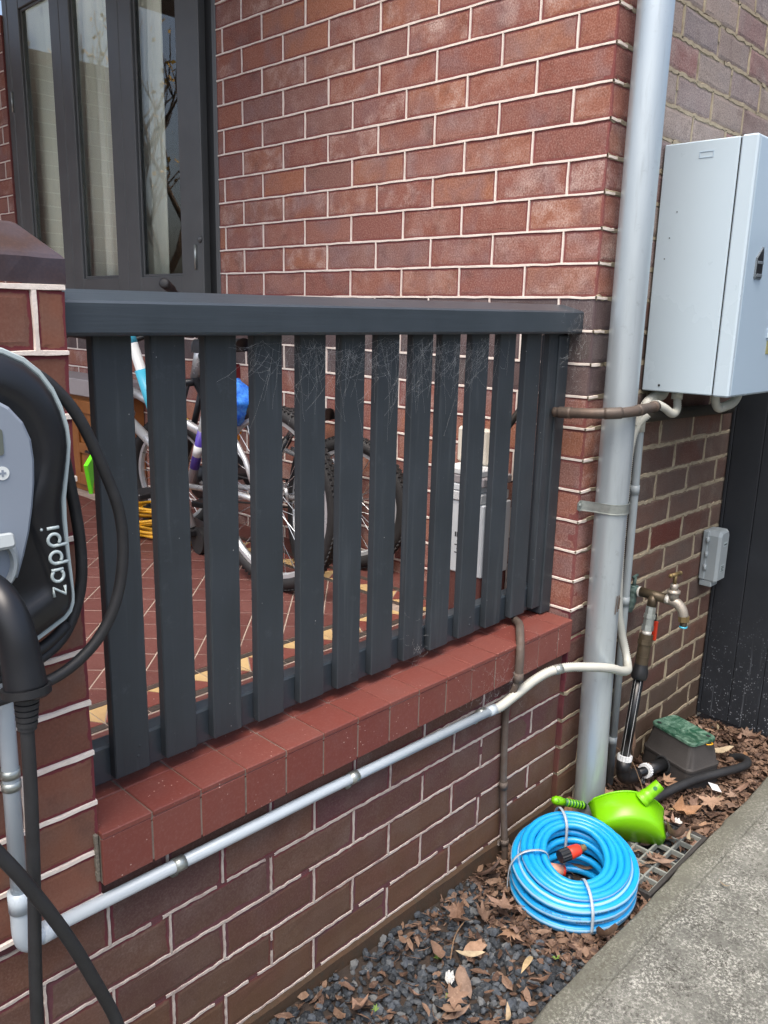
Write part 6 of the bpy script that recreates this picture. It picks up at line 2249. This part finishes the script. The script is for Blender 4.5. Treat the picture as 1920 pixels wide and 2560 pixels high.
leaf('gum', 0.74, -0.215, 0.050, 0.062, -0.55, (0.2, 0.0), 'long pale leaf right of the valve box near the pipe', which=0)
for _ in range(300):
    x, y = random.uniform(-1.25, 1.0), random.uniform(-0.375, -0.02)
    d = litter_density(x, y)
    if random.random() > d * 0.9 + 0.05:
        continue
    if 0.45 < x < 0.70 and -0.27 < y < -0.03:
        continue
    if x > 0.24 and abs(y - (-0.19 - (x - 0.29) * 0.30)) < 0.045:
        continue
    kd = random.choice(('torn', 'torn', 'plane', 'plane', 'gum_brown', 'gum', 'torn', 'torn'))
    leaf(kd, x, y, bedz(x, y) + random.uniform(0.020, 0.040), random.uniform(0.020, 0.050), random.uniform(0, 6.28), (jit(0.7), jit(0.7)))
single('paper_scrap', G().box(-0.022, 0.022, -0.016, 0.016, 0, 0.0012, 0, Matrix.Translation((0.500, -0.300, 0.046)) @ Matrix.Rotation(0.7, 4, 'Z') @ Matrix.Rotation(0.25, 4, 'X')), 'paper', 'small scrap of white paper on the leaves below the black pipe', 'paper')
for (x, y, s_, lb) in ((-0.745, -0.190, 0.022, 'crumpled white scrap lying on the gravel'), (0.215, -0.305, 0.022, 'small whitish crumpled scrap beside the drain grate')):
    g = G()
    for i in range(8):
        for k in range(5):
            u, v_ = i / 7 - 0.5, k / 4 - 0.5
            g.v.append((u * 2 * s_, v_ * s_ * (1 - u * u * 2), 0.5 * s_ * noise.noise(Vector((u * 5, v_ * 5, s_ * 99))) + 0.4 * s_ * v_ * v_))
    for i in range(7):
        for k in range(4):
            a = i * 5 + k
            g.f.append((a, a + 5, a + 6, a + 1))
    o = single('paper_scrap', g, 'scrap', lb, 'paper')
    o.location = (x, y, 0.052 if x > 0 else 0.036)
    o.rotation_euler = (0.1, 0.1, 0.6)
    o.modifiers.new('thick', 'SOLIDIFY').thickness = 0.0008
single('twig', G().tube(catmull([(-0.70, -0.155, 0.036), (-0.64, -0.12, 0.044), (-0.575, -0.10, 0.040)], 4), 0.0016, 5), 'twig', 'thin twig lying across the gravel near the wall', 'twig')
single('twig', G().tube(catmull([(0.255, -0.060, 0.19), (0.285, -0.100, 0.15), (0.290, -0.135, 0.09), (0.275, -0.16, 0.06)], 5), 0.0014, 5), 'twig', 'thin bent stem arching over the black branch pipe', 'twig')
# tiny weeds in the gravel
n = N('weed')
M['weed'] = n.out('#5f7a2e', 0.6)
for k, (x, y) in enumerate(((-0.715, -0.128), (-0.51, -0.33), (-0.79, -0.215), (-0.93, -0.13))):
    g = G()
    for i in range(9):
        a = random.uniform(0, 6.28)
        L = random.uniform(0.006, 0.013)
        c_, s_ = math.cos(a), math.sin(a)
        g.add([(0, 0, 0), (L * 0.5 * c_ - 0.002 * s_, L * 0.5 * s_ + 0.002 * c_, L * 0.6), (L * c_, L * s_, L * 0.7), (L * 0.5 * c_ + 0.002 * s_, L * 0.5 * s_ - 0.002 * c_, L * 0.6)], [(0, 1, 2, 3)])
    o = single('weed', g, 'weed', ['tiny green weed by the wide torn leaf near the wall', 'tiny green weed in the gravel next to the concrete edge', 'tiny green weed in the middle of the gravel', 'tiny green weed in the gravel farthest towards the camera'][k], 'weed', 'tiny weeds in the gravel')
    o.location = (x, y, 0.028)

# ------------------------------------------------------------------ street tree across the front garden (mirrored in the window)
tr_ = thing('street_tree', (-5.7, 11.6, -0.03), 'bare street tree with a few yellow leaves mirrored in the window pane', 'tree')
rt_ = random.Random(5)
gt, tips_ = G(), []


def branch(p0, d0, L, r, lev):
    pts_ = [Vector(p0)]
    d_ = Vector(d0).normalized()
    for i in range(4):
        d_ = (d_ + Vector((rt_.uniform(-0.25, 0.25), rt_.uniform(-0.25, 0.25), rt_.uniform(-0.05, 0.25)))).normalized()
        pts_.append(pts_[-1] + d_ * L / 4)
    gt.tube(pts_, r, 6 if lev < 2 else 4, rfun=lambda i, L_: 1.0 - 0.11 * i)
    if lev >= 4:
        tips_.extend(pts_[2:])
        return
    for k_ in range(3 if lev else 5):
        t_ = rt_.randint(2, 4)
        nd = (d_ + Vector((rt_.uniform(-1, 1), rt_.uniform(-1, 1), rt_.uniform(-0.1, 0.7)))).normalized()
        branch(pts_[t_], nd, L * rt_.uniform(0.6, 0.8), r * 0.55, lev + 1)


branch((-5.7, 11.6, -0.05), (0.15, 0, 1), 2.6, 0.16, 0)
part('trunk', gt, 'twig', tr_, True)
gl_ = G()
for q in tips_:
    for _ in range(2):
        if rt_.random() < 0.5:
            c_ = q + Vector((rt_.uniform(-0.2, 0.2), rt_.uniform(-0.2, 0.2), rt_.uniform(-0.2, 0.2)))
            a_, b_ = Vector((rt_.uniform(-1, 1), rt_.uniform(-1, 1), rt_.uniform(-1, 1))).normalized() * 0.05, Vector((rt_.uniform(-1, 1), rt_.uniform(-1, 1), rt_.uniform(-1, 1))).normalized() * 0.04
            gl_.add([c_ - a_, c_ + b_, c_ + a_, c_ - b_], [(0, 1, 2, 3)])
o = part('crown', gl_, 'yellow_cord', tr_)
o['kind'] = 'stuff'

# ------------------------------------------------------------------ cobwebs
g = G()


def thread(p0, spread_, k_, r, drift=(0, 0, 0)):
    pts = [Vector(p0)]
    dr_ = Vector((jit(1), jit(0.35), jit(1))).normalized()
    for _ in range(k_):
        dr_ = (dr_ + Vector((jit(0.9), jit(0.5), jit(0.9))) + Vector(drift)).normalized()
        pts.append(pts[-1] + dr_ * spread_ * random.uniform(0.5, 1.2))
    g.tube(pts, r, 3, caps=False)


def strand(a_, b_, sag, r):
    a_, b_ = Vector(a_), Vector(b_)
    k_ = 7
    pts = []
    for i in range(k_ + 1):
        t = i / k_
        q = a_.lerp(b_, t) + Vector((jit(0.0012), jit(0.0012), -sag * 4 * t * (1 - t) + jit(0.0010)))
        pts.append(q)
    g.tube(pts, r, 3, caps=False)
    return pts


web_nodes = []
for _ in range(230):                       # long strands from under the rail to the picket faces and across the gaps
    x = -1.12 + 0.80 * random.betavariate(1.6, 1.6)
    z_ = 1.494 - abs(random.gauss(0, 0.03))
    web_nodes += strand((x, random.uniform(0.040, 0.070), z_), (x + random.gauss(0, 0.045), random.uniform(0.066, 0.072), z_ - abs(random.gauss(0.03, 0.07))), random.uniform(0, 0.012), 0.00008)
for _ in range(420):                       # short cross threads knit the strands together
    a_, b_ = random.choice(web_nodes), None
    c_ = random.sample(web_nodes, 30)
    b_ = min(c_, key=lambda q: (q - a_).length if (q - a_).length > 0.004 else 9)
    if (b_ - a_).length < 0.06:
        strand(a_, b_, random.uniform(0.001, 0.006), 0.00006)
for cx_, cy_, cz_, sx_, sz_, cnt_ in ((-0.045, 0.015, 1.505, 0.035, 0.045, 90), (-0.03, 0.02, 1.40, 0.02, 0.06, 40), (-0.36, -0.022, 0.60, 0.08, 0.035, 110), (-0.60, 0.076, 0.745, 0.014, 0.03, 40)):
    for _ in range(cnt_):
        a_ = Vector((random.gauss(cx_, sx_), cy_ + jit(0.012), random.gauss(cz_, sz_)))
        strand(a_, a_ + Vector((random.gauss(0, 0.018), jit(0.006), random.gauss(0, 0.018))), random.uniform(0, 0.006), 0.00007)
o = link('cobwebs', g.mesh('cobwebs', 'web'))
o['kind'] = 'stuff'
o['label'] = 'fine dusty cobwebs over the pickets and corner'
